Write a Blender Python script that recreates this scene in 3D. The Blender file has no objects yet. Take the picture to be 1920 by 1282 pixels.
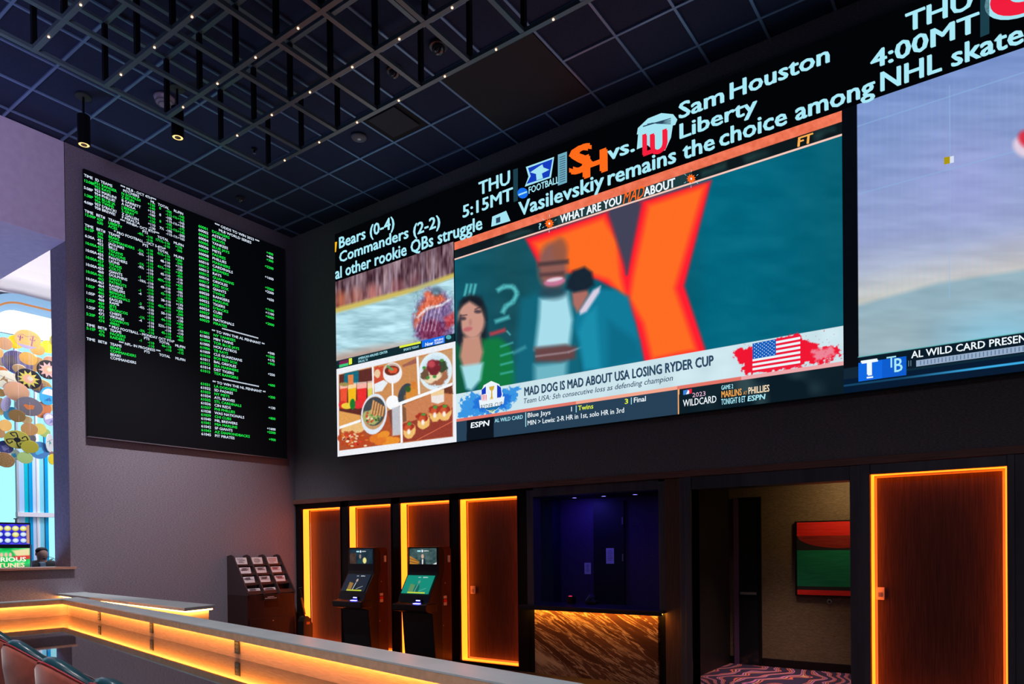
import bpy, math, random
import numpy as np
from mathutils import Matrix, Vector

random.seed(7)
SC = bpy.context.scene
COL = SC.collection

# ------------------------------------------------------------------ camera
CAM = np.array([9.4562, -7.2354, 1.4534])
RT = np.array([0.81408492, 0.58064688, -0.01072161])
UP = np.array([0.00402988, 0.01281326, 0.99990979])
FW = np.array([-0.58073187, 0.81405468, -0.00809114])
FPX, CYP = 1317.648, 1036.814          # focal length and principal row for a 1920x1282 frame
cd = bpy.data.cameras.new('camera')
cam = bpy.data.objects.new('camera', cd)
COL.objects.link(cam)
cd.sensor_width = 36.0
cd.lens = FPX / 1920 * 36
cd.shift_y = (CYP - 641) / 1920
cd.clip_start = 0.05
cd.clip_end = 200
cam.matrix_world = Matrix(((RT[0], UP[0], -FW[0], CAM[0]), (RT[1], UP[1], -FW[1], CAM[1]), (RT[2], UP[2], -FW[2], CAM[2]), (0, 0, 0, 1)))
SC.camera = cam

# ------------------------------------------------------------------ colour and world
SC.view_settings.view_transform = 'Standard'
SC.view_settings.look = 'None'
SC.view_settings.gamma = 1
SC.view_settings.exposure = 0.0
SC.view_settings.use_curve_mapping = False
SC.cycles.use_denoising = True
SC.cycles.max_bounces = 8
SC.cycles.sample_clamp_indirect = 4.0
w = bpy.data.worlds.new('world')
SC.world = w
w.use_nodes = True
w.node_tree.nodes['Background'].inputs[0].default_value = (0.42, 0.50, 0.85, 1)
w.node_tree.nodes['Background'].inputs[1].default_value = 0.005


def area_light(name, loc, target, size, power, color, size_y=None, spread=None):
    l = bpy.data.lights.new(name, 'AREA')
    l.energy = power
    l.color = color
    l.size = size
    if size_y:
        l.shape = 'RECTANGLE'
        l.size_y = size_y
    if spread:
        l.spread = math.radians(spread)
    o = bpy.data.objects.new(name, l)
    o.location = loc
    o.rotation_euler = (Vector(target) - Vector(loc)).to_track_quat('-Z', 'Y').to_euler()
    COL.objects.link(o)
    return o


# the casino floor on the open side of the room: a weak, wide, mauve light
area_light('room_light', (9.0, -11.0, 6.3), (9.0, -11.0, 0), 5.0, 210, (1.0, 0.82, 0.92), 3.0, 150)


def spot(name, loc, target, power, color, angle, blend=1.0, soft=0.06):
    l = bpy.data.lights.new(name, 'SPOT')
    l.energy = power
    l.spot_size = math.radians(angle)
    l.spot_blend = blend
    l.color = color
    l.shadow_soft_size = soft
    o = bpy.data.objects.new(name, l)
    o.location = loc
    o.rotation_euler = (Vector(target) - Vector(loc)).to_track_quat('-Z', 'Y').to_euler()
    COL.objects.link(o)
    return o


# row of cylinder pendants beside the left wall; two are in view, the others are unseen spots added to light the bar
for px_, py_, pw, tx_, ty_, an in ((1.119, -3.604, 90, 1.1, -3.6, 95), (2.076, -3.066, 900, 0.0, -1.75, 62), (1.6, -5.6, 240, 1.9, -5.8, 90), (4.6, -6.3, 340, 4.6, -6.3, 95), (7.4, -6.9, 380, 7.4, -6.9, 95)):
    spot('pendant_spot', (px_, py_, 5.93), (tx_, ty_, 0.6), pw, (1.0, 0.92, 0.96), an)
area_light('bulkhead_fill', (6.5, -8.0, 3.6), (0.0, -5.2, 5.9), 1.5, 26, (0.74, 0.62, 1.0), 1.0, 60)  # unseen lavender lamp added to lift the bulkhead face
# unseen lamps added to brighten the atrium behind the opening
area_light('atrium_light', (-2.4, -1.2, 7.9), (-3.4, -2.6, 3.0), 2.6, 260, (0.85, 0.82, 1.0), 2.6)
area_light('atrium_low_fill', (-1.5, -5.2, 0.6), (-1.2, -4.4, 5.2), 1.0, 60, (0.34, 0.48, 1.0), 1.5)  # added uplight, throws blue onto the soffit and jamb
area_light('atrium_cove_light', (-4.3, -2.0, 4.6), (-5.0, -2.0, 6.8), 1.6, 26, (1.0, 0.88, 0.86), 0.3)


# ------------------------------------------------------------------ materials
def lin(c):
    c = np.array(c, float)
    if c.max() > 1.001:
        c = c / 255.0
    return np.where(c <= 0.04045, c / 12.92, ((c + 0.055) / 1.055) ** 2.4)


MATS = {}


def mat(name, color=(0.5, 0.5, 0.5), rough=0.6, metal=0.0, emit=None, strength=1.0, ior=None, sample=True, alpha=None):
    if name in MATS:
        return MATS[name]
    m = bpy.data.materials.new(name)
    m.use_nodes = True
    b = m.node_tree.nodes['Principled BSDF']
    b.inputs['Base Color'].default_value = (*color, 1)
    b.inputs['Roughness'].default_value = rough
    b.inputs['Metallic'].default_value = metal
    if ior:
        b.inputs['IOR'].default_value = ior
    if emit is not None:
        b.inputs['Emission Color'].default_value = (*emit, 1)
        b.inputs['Emission Strength'].default_value = strength
        if not sample:
            m.cycles.emission_sampling = 'NONE'
    MATS[name] = m
    return m


def nodes(m):
    return m.node_tree.nodes, m.node_tree.links, m.node_tree.nodes['Principled BSDF']


def textured(name, c1, c2, scale=(1, 1, 1), nscale=5.0, detail=4.0, rough=0.6, bump=0.0, dist=0.002, rot=(0, 0, 0), p0=0.35, p1=0.65, metal=0.0, warp=0.0):
    m = mat(name, c1, rough, metal)
    N, L, b = nodes(m)
    tc = N.new('ShaderNodeTexCoord')
    mp = N.new('ShaderNodeMapping')
    mp.inputs['Scale'].default_value = scale
    mp.inputs['Rotation'].default_value = rot
    nz = N.new('ShaderNodeTexNoise')
    nz.inputs['Scale'].default_value = nscale
    nz.inputs['Detail'].default_value = detail
    nz.inputs['Distortion'].default_value = warp
    cr = N.new('ShaderNodeValToRGB')
    cr.color_ramp.elements[0].position = p0
    cr.color_ramp.elements[1].position = p1
    cr.color_ramp.elements[0].color = (*c1, 1)
    cr.color_ramp.elements[1].color = (*c2, 1)
    L.new(tc.outputs['Object'], mp.inputs[0])
    L.new(mp.outputs[0], nz.inputs['Vector'])
    L.new(nz.outputs['Fac'], cr.inputs[0])
    L.new(cr.outputs[0], b.inputs['Base Color'])
    if bump:
        bp = N.new('ShaderNodeBump')
        bp.inputs['Strength'].default_value = bump
        bp.inputs['Distance'].default_value = dist
        L.new(nz.outputs['Fac'], bp.inputs['Height'])
        L.new(bp.outputs[0], b.inputs['Normal'])
    return m


M_WALLP = textured('wallpaper_brown', (0.19, 0.165, 0.205), (0.32, 0.285, 0.350), (14, 14, 60), 3.0, 5, 0.55, 0.5, 0.004)
M_WALLP2 = textured('wallpaper_screen_wall', (0.14, 0.145, 0.165), (0.27, 0.275, 0.315), (14, 14, 60), 3.0, 5, 0.55, 0.5, 0.004)
M_WALLTAN = textured('wallpaper_tan', (0.10, 0.070, 0.040), (0.17, 0.12, 0.07), (10, 10, 50), 3.0, 5, 0.6, 0.4, 0.004)
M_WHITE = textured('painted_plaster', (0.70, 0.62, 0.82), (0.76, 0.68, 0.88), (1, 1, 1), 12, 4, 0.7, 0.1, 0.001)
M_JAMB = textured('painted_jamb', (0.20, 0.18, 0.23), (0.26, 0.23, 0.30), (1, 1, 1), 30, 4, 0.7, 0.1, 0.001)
M_TILE = textured('ceiling_tile_screen_tint', (0.009, 0.020, 0.062), (0.019, 0.038, 0.105), (1, 1, 1), 160, 3, 0.85, 0.3, 0.002)  # blue light of the screens put into the dark tile colour
M_TBAR = mat('ceiling_bar_screen_tint', (0.22, 0.37, 0.60), 0.40, 0.4)  # blue screen light put into the metal colour as well
M_BLACK = mat('black_steel', (0.012, 0.012, 0.014), 0.32, 0.6)
M_FRAME = textured('bronze_steel', (0.10, 0.105, 0.135), (0.15, 0.155, 0.19), (1, 1, 0.1), 8, 4, 0.34, 0.0, metal=0.5)
M_TRUSS = mat('truss_screen_tint', (0.15, 0.24, 0.28), 0.38, 0.5)  # bars coloured paler and teal as if lit from below
M_PLASTIC = mat('black_plastic', (0.01, 0.01, 0.011), 0.35)
M_WOOD = textured('dark_walnut', (0.034, 0.014, 0.010), (0.078, 0.036, 0.027), (60, 60, 1.2), 3.0, 6, 0.42, 0.15, 0.001)
M_WOODH = textured('walnut_trim', (0.19, 0.085, 0.070), (0.36, 0.17, 0.14), (1.0, 60, 60), 3.0, 6, 0.38, 0.1, 0.001)
M_WOODR = textured('red_mahogany', (0.020, 0.006, 0.005), (0.040, 0.012, 0.010), (30, 30, 1.5), 3.0, 5, 0.4)
M_SILL = textured('oak_sill', (0.42, 0.20, 0.14), (0.60, 0.32, 0.23), (30, 2, 30), 3.0, 5, 0.4)
M_QUARTZ = textured('pale_quartz', (0.54, 0.66, 0.66), (0.62, 0.74, 0.75), (1, 1, 1), 5, 5, 0.30)
M_QUARTZ.node_tree.nodes['Principled BSDF'].inputs['IOR'].default_value = 1.8
M_LIP = textured('beige_laminate', (0.66, 0.42, 0.25), (0.80, 0.52, 0.32), (4, 4, 4), 5, 5, 0.5)
M_FACE = textured('woven_bar_face', (0.58, 0.38, 0.32), (0.76, 0.53, 0.45), (4, 4, 90), 3, 5, 0.5)
M_GLASSTOP = mat('black_mirror_worktop', (0.008, 0.009, 0.012), 0.025, 0.0, ior=2.1)
M_FLOOR = textured('dark_stone_floor', (0.03, 0.025, 0.025), (0.06, 0.05, 0.05), (1, 1, 1), 2, 5, 0.35)
M_LED = mat('amber_led', (0.8, 0.5, 0.2), 0.5, 0, (1.0, 0.125, 0.006), 5.0)
M_LEDBAR = mat('amber_led_bar', (0.8, 0.5, 0.2), 0.5, 0, (1.0, 0.42, 0.075), 36.0)
M_LEDSHELF = mat('amber_led_shelf', (0.8, 0.5, 0.2), 0.5, 0, (1.0, 0.36, 0.030), 60.0)
M_LAMP = mat('lamp_glow', (0.9, 0.7, 0.4), 0.5, 0, (1.0, 0.62, 0.20), 1.6)
M_SPARK = mat('tiny_amber_light', (0.9, 0.5, 0.3), 0.5, 0, (1.0, 0.42, 0.20), 6.0, sample=False)
M_STEEL = mat('brushed_steel', (0.55, 0.55, 0.56), 0.35, 0.9)
M_WHITEP = mat('white_plastic', (0.75, 0.73, 0.72), 0.45)
M_PAPER = mat('white_paper', (0.72, 0.70, 0.74), 0.7)
M_INK = mat('grey_ink', (0.12, 0.11, 0.14), 0.7)
M_RINK = mat('red_ink', (0.55, 0.10, 0.10), 0.7)


def leds(name, c, s=1.0):
    """screen pixels of one colour (sRGB 0-255)"""
    l = lin(c)
    return mat('screen_' + name, (0.01, 0.01, 0.01), 0.5, 0, tuple(l), s, sample=False)


def picture_mat():
    m = mat('screen_picture', (0.01, 0.01, 0.012), 0.45)
    N, L, b = nodes(m)
    a = N.new('ShaderNodeAttribute')
    a.attribute_name = 'picture'
    L.new(a.outputs['Color'], b.inputs['Emission Color'])
    b.inputs['Emission Strength'].default_value = 1.0
    return m


M_PIC = picture_mat()
M_SCRBLACK = mat('screen_black', (0.004, 0.004, 0.006), 0.6, 0, (0.0006, 0.001, 0.0016), 1.0, sample=False)
M_SCRBLACK.node_tree.nodes['Principled BSDF'].inputs['Specular IOR Level'].default_value = 0.12


# ------------------------------------------------------------------ mesh builder
class MB:
    def __init__(self):
        self.v, self.f, self.m, self.ms = [], [], [], []

    def mi(self, m):
        if m not in self.ms:
            self.ms.append(m)
        return self.ms.index(m)

    def add(self, vs, fs, m):
        k = len(self.v)
        i = self.mi(m)
        self.v += [tuple(map(float, p)) for p in vs]
        for f in fs:
            self.f.append([k + a for a in f])
            self.m.append(i)
        return self

    def box(self, x0, x1, y0, y1, z0, z1, m):
        x0, x1 = sorted((x0, x1)); y0, y1 = sorted((y0, y1)); z0, z1 = sorted((z0, z1))
        vs = [(x0, y0, z0), (x1, y0, z0), (x1, y1, z0), (x0, y1, z0), (x0, y0, z1), (x1, y0, z1), (x1, y1, z1), (x0, y1, z1)]
        return self.add(vs, [(0, 3, 2, 1), (4, 5, 6, 7), (0, 1, 5, 4), (1, 2, 6, 5), (2, 3, 7, 6), (3, 0, 4, 7)], m)

    def prism(self, poly, lo, hi, axis, m):
        """poly extruded along axis: 'z' poly=(x,y); 'x' poly=(y,z); 'y' poly=(x,z)"""
        n = len(poly)
        def P(p, t):
            return {'z': (p[0], p[1], t), 'x': (t, p[0], p[1]), 'y': (p[0], t, p[1])}[axis]
        vs = [P(p, lo) for p in poly] + [P(p, hi) for p in poly]
        fs = [tuple(range(n))[::-1], tuple(range(n, 2 * n))] + [(i, (i + 1) % n, n + (i + 1) % n, n + i) for i in range(n)]
        return self.add(vs, fs, m)

    def cyl(self, p0, p1, r0, r1, m, n=20, cap=True):
        p0, p1 = Vector(p0), Vector(p1)
        d = (p1 - p0).normalized()
        a = d.orthogonal().normalized()
        b = d.cross(a)
        vs = []
        for p, r in ((p0, r0), (p1, r1)):
            for i in range(n):
                t = 2 * math.pi * i / n
                vs.append(p + (a * math.cos(t) + b * math.sin(t)) * r)
        fs = [(i, (i + 1) % n, n + (i + 1) % n, n + i) for i in range(n)]
        if cap:
            fs += [tuple(range(n))[::-1], tuple(range(n, 2 * n))]
        return self.add(vs, fs, m)

    def lathe(self, c, prof, m, n=28):
        """prof = [(r, z)...] turned about the vertical through c"""
        vs, fs = [], []
        for r, z in prof:
            for i in range(n):
                t = 2 * math.pi * i / n
                vs.append((c[0] + r * math.cos(t), c[1] + r * math.sin(t), c[2] + z))
        for k in range(len(prof) - 1):
            for i in range(n):
                fs.append((k * n + i, k * n + (i + 1) % n, (k + 1) * n + (i + 1) % n, (k + 1) * n + i))
        fs.append(tuple(range(n))[::-1])
        fs.append(tuple(range((len(prof) - 1) * n, len(prof) * n)))
        return self.add(vs, fs, m)

    def beam(self, p0, p1, w, h, m):
        """box from p0 to p1, w wide sideways, h tall"""
        p0, p1 = Vector(p0), Vector(p1)
        d = (p1 - p0).normalized()
        s = d.cross(Vector((0, 0, 1)))
        if s.length < 1e-4:
            s = Vector((1, 0, 0))
        s = s.normalized() * w / 2
        u = s.cross(d).normalized() * h / 2
        vs = [p + a * s + b * u for p in (p0, p1) for a, b in ((-1, -1), (1, -1), (1, 1), (-1, 1))]
        return self.add(vs, [(0, 1, 2, 3), (7, 6, 5, 4), (0, 4, 5, 1), (1, 5, 6, 2), (2, 6, 7, 3), (3, 7, 4, 0)], m)

    def build(self, name, parent=None, smooth=False, bevel=0.0):
        me = bpy.data.meshes.new(name)
        off = np.array(parent_loc(parent)) if parent else np.zeros(3)
        V = np.array(self.v) - off
        me.from_pydata(V.tolist(), [], self.f)
        for m in self.ms:
            me.materials.append(m)
        me.polygons.foreach_set('material_index', self.m)
        if smooth:
            me.polygons.foreach_set('use_smooth', [True] * len(self.f))
        me.update()
        o = bpy.data.objects.new(name, me)
        COL.objects.link(o)
        if parent:
            o.parent = parent
        if bevel:
            b = o.modifiers.new('bevel', 'BEVEL')
            b.width = bevel
            b.segments = 2
            b.limit_method = 'ANGLE'
        return o


def parent_loc(p):
    L = Vector((0, 0, 0))
    while p:
        L += p.location
        p = p.parent
    return L


def thing(name, label, cat, loc, group=None):
    o = bpy.data.objects.new(name, None)
    o.empty_display_size = 0.1
    COL.objects.link(o)
    o.location = loc
    o['label'] = label
    o['category'] = cat
    if group:
        o['group'] = group
    return o


def tag(o, label, cat, group=None):
    o['label'] = label
    o['category'] = cat
    if group:
        o['group'] = group
    return o


def struct(o):
    o['kind'] = 'structure'
    return o


def box(name, parent, m, *b, bevel=0.0):
    return MB().box(*b, m).build(name, parent, bevel=bevel)


def copy_thing(src, label=None, group=None, loc=None):
    r = src.copy()
    COL.objects.link(r)
    if loc is not None:
        r.location = loc
    if label:
        r['label'] = label
    if group:
        r['group'] = group
    for ch in list(src.children):
        c = ch.copy()
        COL.objects.link(c)
        c.parent = r
        for g in list(ch.children):
            d = g.copy()
            COL.objects.link(d)
            d.parent = c
    return r


# ------------------------------------------------------------------ surveying the photograph
def ray(px, py):
    return FW + RT * (px - 960) / FPX - UP * (py - CYP) / FPX


def on_y(px, py, y):
    d = ray(px, py)
    return CAM + d * (y - CAM[1]) / d[1]


def on_x(px, py, x):
    d = ray(px, py)
    return CAM + d * (x - CAM[0]) / d[0]


def pix(P):
    d = np.asarray(P, float) - CAM
    z = d @ FW
    return 960 + FPX * (d @ RT) / z, CYP - FPX * (d @ UP) / z


# ------------------------------------------------------------------ lettering
GLYPH = {}


def glyph(ch, bold):
    k = (ch, bold)
    if k not in GLYPH:
        def mk(body):
            c = bpy.data.curves.new('glyph', 'FONT')
            c.body = body
            c.resolution_u = 2
            c.offset = bold
            o = bpy.data.objects.new('glyph', c)
            COL.objects.link(o)
            dg = bpy.context.evaluated_depsgraph_get()
            me = bpy.data.meshes.new_from_object(o.evaluated_get(dg))
            v = np.array([p.co[:] for p in me.vertices]).reshape(-1, 3)
            f = [list(p.vertices) for p in me.polygons]
            bpy.data.objects.remove(o)
            bpy.data.meshes.remove(me)
            bpy.data.curves.remove(c)
            return v, f
        if ('|', 0) not in GLYPH and ch != '|':
            v, f = mk('||')
            w2 = v[:, 0].max() - v[:, 0].min()
            v, f = mk('|')
            GLYPH['bar'] = (w2, v[:, 0].min())
            GLYPH[('|', 0)] = (v, f, 0.3)
        v1, _ = mk('|' + ch + '|')
        if '|bar%g' % bold not in GLYPH:
            v, f = mk('||')
            GLYPH['|bar%g' % bold] = v[:, 0].max() - v[:, 0].min()
        adv = (v1[:, 0].max() - v1[:, 0].min()) - GLYPH['|bar%g' % bold]
        if ch == ' ':
            GLYPH[k] = (np.zeros((0, 3)), [], adv)
        else:
            v, f = mk(ch)
            GLYPH[k] = (v, f, adv)
    return GLYPH[k]


CAPH = None


def text(mb, s, m, org, ux, uz, w=None, h=0.1, bold=0.0, shear=0.0, align='l', squeeze=1.0):
    """flat letters: cap height h, total width w (or natural), origin at the left end of the base line"""
    global CAPH
    if CAPH is None:
        v = glyph('H', 0.0)[0]
        CAPH = v[:, 1].max()
    tot = sum(glyph(c, 0.0)[2] for c in s)
    sy = h / CAPH
    sx = (w / tot) if w else sy * squeeze
    org = np.array(org, float)
    ux = np.array(ux, float)
    uz = np.array(uz, float)
    x = 0.0
    if align == 'r':
        x = -tot
    elif align == 'c':
        x = -tot / 2
    for c in s:
        v, f, a = glyph(c, 0.0)
        if len(f):
            for dx, dz in (((0, 0),) if bold <= 0 else ((-bold, -bold * 0.5), (bold, bold * 0.5)) if bold < 0.015 else ((-bold, bold * 0.6), (-bold * 0.3, -bold * 0.6), (bold * 0.4, bold * 0.6), (bold, -bold * 0.6))):
                X = (v[:, 0] + x + dx) * sx + v[:, 1] * sy * shear
                Z = (v[:, 1] + dz) * sy
                P = org + X[:, None] * ux + Z[:, None] * uz
                mb.add(P, f, m)
        x += a
    return mb


# ------------------------------------------------------------------ pictures shown on the screens
def hash2(i, j, s):
    n = np.sin(i * 127.1 + j * 311.7 + s * 74.7) * 43758.5453
    return n - np.floor(n)


def noise(u, v, s=0.0):
    i, j = np.floor(u), np.floor(v)
    fu, fv = u - i, v - j
    fu = fu * fu * (3 - 2 * fu)
    fv = fv * fv * (3 - 2 * fv)
    a, b, c, d = hash2(i, j, s), hash2(i + 1, j, s), hash2(i, j + 1, s), hash2(i + 1, j + 1, s)
    return (a * (1 - fu) + b * fu) * (1 - fv) + (c * (1 - fu) + d * fu) * fv


class Pic:
    """a picture on a flat panel, painted point by point on a fine grid"""

    def __init__(self, org, ux, uz, W, H, n, proj=None):
        self.nx = n
        self.nz = max(2, int(n * H / W))
        a, b = np.meshgrid(np.linspace(0, 1, self.nx), np.linspace(0, 1, self.nz))
        self.a, self.b = a.ravel(), b.ravel()
        self.P = np.array(org) + np.outer(self.a * W, ux) + np.outer(self.b * H, uz)
        if proj is None:
            d = self.P - CAM
            z = d @ FW
            self.u = 960 + FPX * (d @ RT) / z
            self.v = CYP - FPX * (d @ UP) / z
        else:
            self.u, self.v = self.a * proj[0], (1 - self.b) * proj[1]
        self.c = np.zeros((len(self.a), 3))

    def fill(self, c, a=1.0, where=None):
        c = np.array(c, float)
        k = a if where is None else a * where
        k = np.asarray(k)
        if k.ndim == 0:
            self.c = self.c * (1 - k) + c * k
        else:
            self.c = self.c * (1 - k[:, None]) + c * k[:, None]
        return self

    def sd(self, pts, idx):
        u, v = self.u[idx], self.v[idx]
        n = len(pts)
        best = np.full(len(u), 1e18)
        ins = np.zeros(len(u), bool)
        for i in range(n):
            x0, y0 = pts[i]
            x1, y1 = pts[(i + 1) % n]
            ex, ey = x1 - x0, y1 - y0
            wx, wy = u - x0, v - y0
            t = np.clip((wx * ex + wy * ey) / max(ex * ex + ey * ey, 1e-9), 0, 1)
            best = np.minimum(best, (wx - t * ex) ** 2 + (wy - t * ey) ** 2)
            if y0 != y1:
                c = ((y0 > v) != (y1 > v)) & (u < (x1 - x0) * (v - y0) / (y1 - y0) + x0)
                ins ^= c
        d = np.sqrt(best)
        return np.where(ins, -d, d)

    def poly(self, pts, c, soft=1.0, a=1.0, wob=0.0, ws=6.0):
        p = np.array(pts)
        m = soft + wob * 2 + 1
        idx = np.where((self.u > p[:, 0].min() - m) & (self.u < p[:, 0].max() + m) & (self.v > p[:, 1].min() - m) & (self.v < p[:, 1].max() + m))[0]
        if not len(idx):
            return self
        d = self.sd(pts, idx)
        if wob:
            d = d + (noise(self.u[idx] / ws, self.v[idx] / ws, 3) - 0.5) * 2 * wob + (noise(self.u[idx] / ws * 2.7, self.v[idx] / ws * 2.7, 5) - 0.5) * wob
        k = np.clip(0.5 - d / (2 * max(soft, 0.3)), 0, 1) * a
        self.c[idx] = self.c[idx] * (1 - k[:, None]) + np.array(c, float) * k[:, None]
        return self

    def ell(self, cx, cy, rx, ry, c, soft=1.0, a=1.0, rot=0.0, wob=0.0, n=26, ws=6.0):
        r = math.radians(rot)
        pts = []
        for i in range(n):
            t = 2 * math.pi * i / n
            x, y = rx * math.cos(t), ry * math.sin(t)
            pts.append((cx + x * math.cos(r) - y * math.sin(r), cy + x * math.sin(r) + y * math.cos(r)))
        return self.poly(pts, c, soft, a, wob, ws)

    def line(self, pts, wd, c, soft=0.8, a=1.0):
        for (x0, y0), (x1, y1) in zip(pts[:-1], pts[1:]):
            L = math.hypot(x1 - x0, y1 - y0) + 1e-6
            nx, ny = -(y1 - y0) / L * wd / 2, (x1 - x0) / L * wd / 2
            self.poly([(x0 + nx, y0 + ny), (x1 + nx, y1 + ny), (x1 - nx, y1 - ny), (x0 - nx, y0 - ny)], c, soft, a)
        return self

    def speck(self, su, sv, amt, seed=0, where=None):
        n = noise(self.u / su, self.v / sv, seed) - 0.5 + 0.5 * (noise(self.u / su * 2.3, self.v / sv * 2.3, seed + 9) - 0.5)
        if where is not None:
            n = n * where
        self.c = np.clip(self.c + n[:, None] * amt, 0, 255)
        return self

    def build(self, name, parent, gain=1.0):
        me = bpy.data.meshes.new(name)
        nx, nz = self.nx, self.nz
        i = np.arange(nx - 1)[None, :] + np.arange(nz - 1)[:, None] * nx
        F = np.stack([i, i + 1, i + 1 + nx, i + nx], -1).reshape(-1, 4)
        off = np.array(parent_loc(parent))
        me.vertices.add(len(self.P))
        me.vertices.foreach_set('co', (self.P - off).ravel())
        me.loops.add(F.size)
        me.polygons.add(len(F))
        me.loops.foreach_set('vertex_index', F.ravel().astype(np.int32))
        me.polygons.foreach_set('loop_start', np.arange(0, F.size, 4, dtype=np.int32))
        me.polygons.foreach_set('loop_total', np.full(len(F), 4, dtype=np.int32))
        me.update(calc_edges=True)
        at = me.color_attributes.new('picture', 'FLOAT_COLOR', 'POINT')
        c = np.ones((len(self.P), 4), np.float32)
        c[:, :3] = lin(np.clip(self.c, 0, 255) / 255.0) * gain
        at.data.foreach_set('color', c.ravel())
        me.materials.append(M_PIC)
        o = bpy.data.objects.new(name, me)
        COL.objects.link(o)
        o.parent = parent
        return o

# ------------------------------------------------------------------ the room
FZ = -0.10            # floor level
CZ = 6.485            # ceiling level
struct(box('floor', None, M_FLOOR, -12, 16, -16, 0.0, FZ - 0.1, FZ))

# ceiling: dark tiles, tinted with screen light, carried by a grid of metal bars
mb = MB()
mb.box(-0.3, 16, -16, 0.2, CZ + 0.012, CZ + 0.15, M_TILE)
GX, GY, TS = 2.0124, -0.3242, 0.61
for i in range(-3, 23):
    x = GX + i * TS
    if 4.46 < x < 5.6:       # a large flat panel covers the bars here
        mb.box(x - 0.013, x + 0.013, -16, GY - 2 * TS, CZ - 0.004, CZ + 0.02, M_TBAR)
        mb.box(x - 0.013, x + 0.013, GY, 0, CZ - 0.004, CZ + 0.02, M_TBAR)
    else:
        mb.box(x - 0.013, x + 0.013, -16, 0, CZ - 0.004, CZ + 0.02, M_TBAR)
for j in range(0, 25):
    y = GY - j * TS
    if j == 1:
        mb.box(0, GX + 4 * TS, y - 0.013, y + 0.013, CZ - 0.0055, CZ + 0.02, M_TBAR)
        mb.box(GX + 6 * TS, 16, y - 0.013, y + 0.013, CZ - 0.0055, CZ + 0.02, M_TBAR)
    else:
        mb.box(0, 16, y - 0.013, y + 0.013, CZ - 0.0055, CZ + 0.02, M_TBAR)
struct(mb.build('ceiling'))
o = box('ceiling_access_panel', None, mat('matt_black_panel', (0.012, 0.012, 0.018), 0.7), GX + 4 * TS + 0.02, GX + 6 * TS - 0.02, GY - 2 * TS + 0.02, GY - 0.02, CZ - 0.012, CZ + 0.012)
tag(o, 'large flat black panel covering four tiles of the ceiling', 'ceiling panel')

# left wall with the opening to the atrium
mb = MB()
mb.box(-0.43, 0, -3.34, 0.0, FZ, CZ, M_WALLP)
mb.box(-0.43, 0, -9.0, -3.34, FZ, 1.245, M_WALLP)
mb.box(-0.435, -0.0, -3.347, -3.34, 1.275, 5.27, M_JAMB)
struct(mb.build('wall_left'))
mb = MB()
mb.box(-3.2, 0.0, -9.0, -3.347, 5.27, CZ, M_WHITE)
struct(mb.build('trim_1', bevel=0.004))
struct(MB().box(-0.50, 0.05, -9.0, -3.30, 1.247, 1.275, M_SILL).build('trim_2', bevel=0.003))

# wall of the big screens: papered above, black steel and openings below
mb = MB()
mb.box(0, 16, 0, 0.2, 2.25, CZ, M_WALLP2)
mb.box(0, 0.16, 0, 0.2, FZ, 2.25, M_BLACK)
for x0, x1 in ((1.08, 1.257), (2.163, 2.333), (3.27, 3.438), (4.386, 4.53)):
    mb.box(x0, x1, 0, 0.2, FZ, 2.25, M_BLACK)
mb.box(0.16, 4.386, 0, 0.2, 2.10, 2.25, M_BLACK)
mb.box(0.16, 4.386, 0, 0.2, FZ, -0.045, M_BLACK)
struct(mb.build('wall_back'))
mb = MB()
mb.box(0.0, 12.0, -0.045, 0.0, 2.186, 2.255, M_WOODH)
struct(mb.build('trim_3', bevel=0.003))
mb = MB()                                             # pilaster of walnut beside the window
mb.box(6.36, 6.538, -0.02, 0.2, FZ, 2.186, textured('walnut_pilaster', (0.085, 0.04, 0.03), (0.15, 0.075, 0.055), (60, 60, 1.2), 3.0, 6, 0.42, 0.15, 0.001))
struct(mb.build('trim_4', bevel=0.003))
mb = MB()                                             # steel frame round the service window
mb.box(4.53, 4.628, -0.01, 0.16, 0.74, 2.16, M_FRAME)
mb.box(6.284, 6.36, -0.01, 0.16, 0.74, 2.16, M_FRAME)
mb.box(4.628, 6.284, -0.01, 0.16, 2.075, 2.186, M_FRAME)
mb.box(4.53, 4.626, 0.03, 0.16, FZ, 0.74, M_BLACK)
mb.box(6.265, 6.36, 0.03, 0.16, FZ, 0.74, M_BLACK)
struct(mb.build('trim_5', bevel=0.004))
mb = MB()                                             # steel frame of the corridor doorway and the wide panel
mb.box(6.538, 6.668, -0.03, 0.2, FZ, 2.186, M_FRAME)
mb.box(6.60, 6.668, -0.045, 0.2, FZ, 2.186, M_FRAME)
mb.box(8.21, 8.382, -0.03, 0.2, FZ, 2.186, M_FRAME)
mb.box(8.30, 8.382, -0.045, 0.2, FZ, 2.186, M_FRAME)
mb.box(6.668, 8.21, -0.03, 0.2, 2.05, 2.186, M_FRAME)
mb.box(8.382, 9.415, -0.03, 0.2, 2.092, 2.186, M_FRAME)
mb.box(9.415, 11.0, -0.03, 0.2, FZ, 2.186, M_FRAME)
mb.box(9.415, 9.47, -0.045, 0.2, FZ, 2.186, M_FRAME)
mb.box(11.0, 16, 0, 0.2, FZ, 2.25, M_WALLP2)
struct(mb.build('trim_6', bevel=0.004))

# ------------------------------------------------------------------ backlit walnut panels
M_REVEAL = mat('panel_reveal', (0.88, 0.84, 0.62), 0.6)


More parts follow.
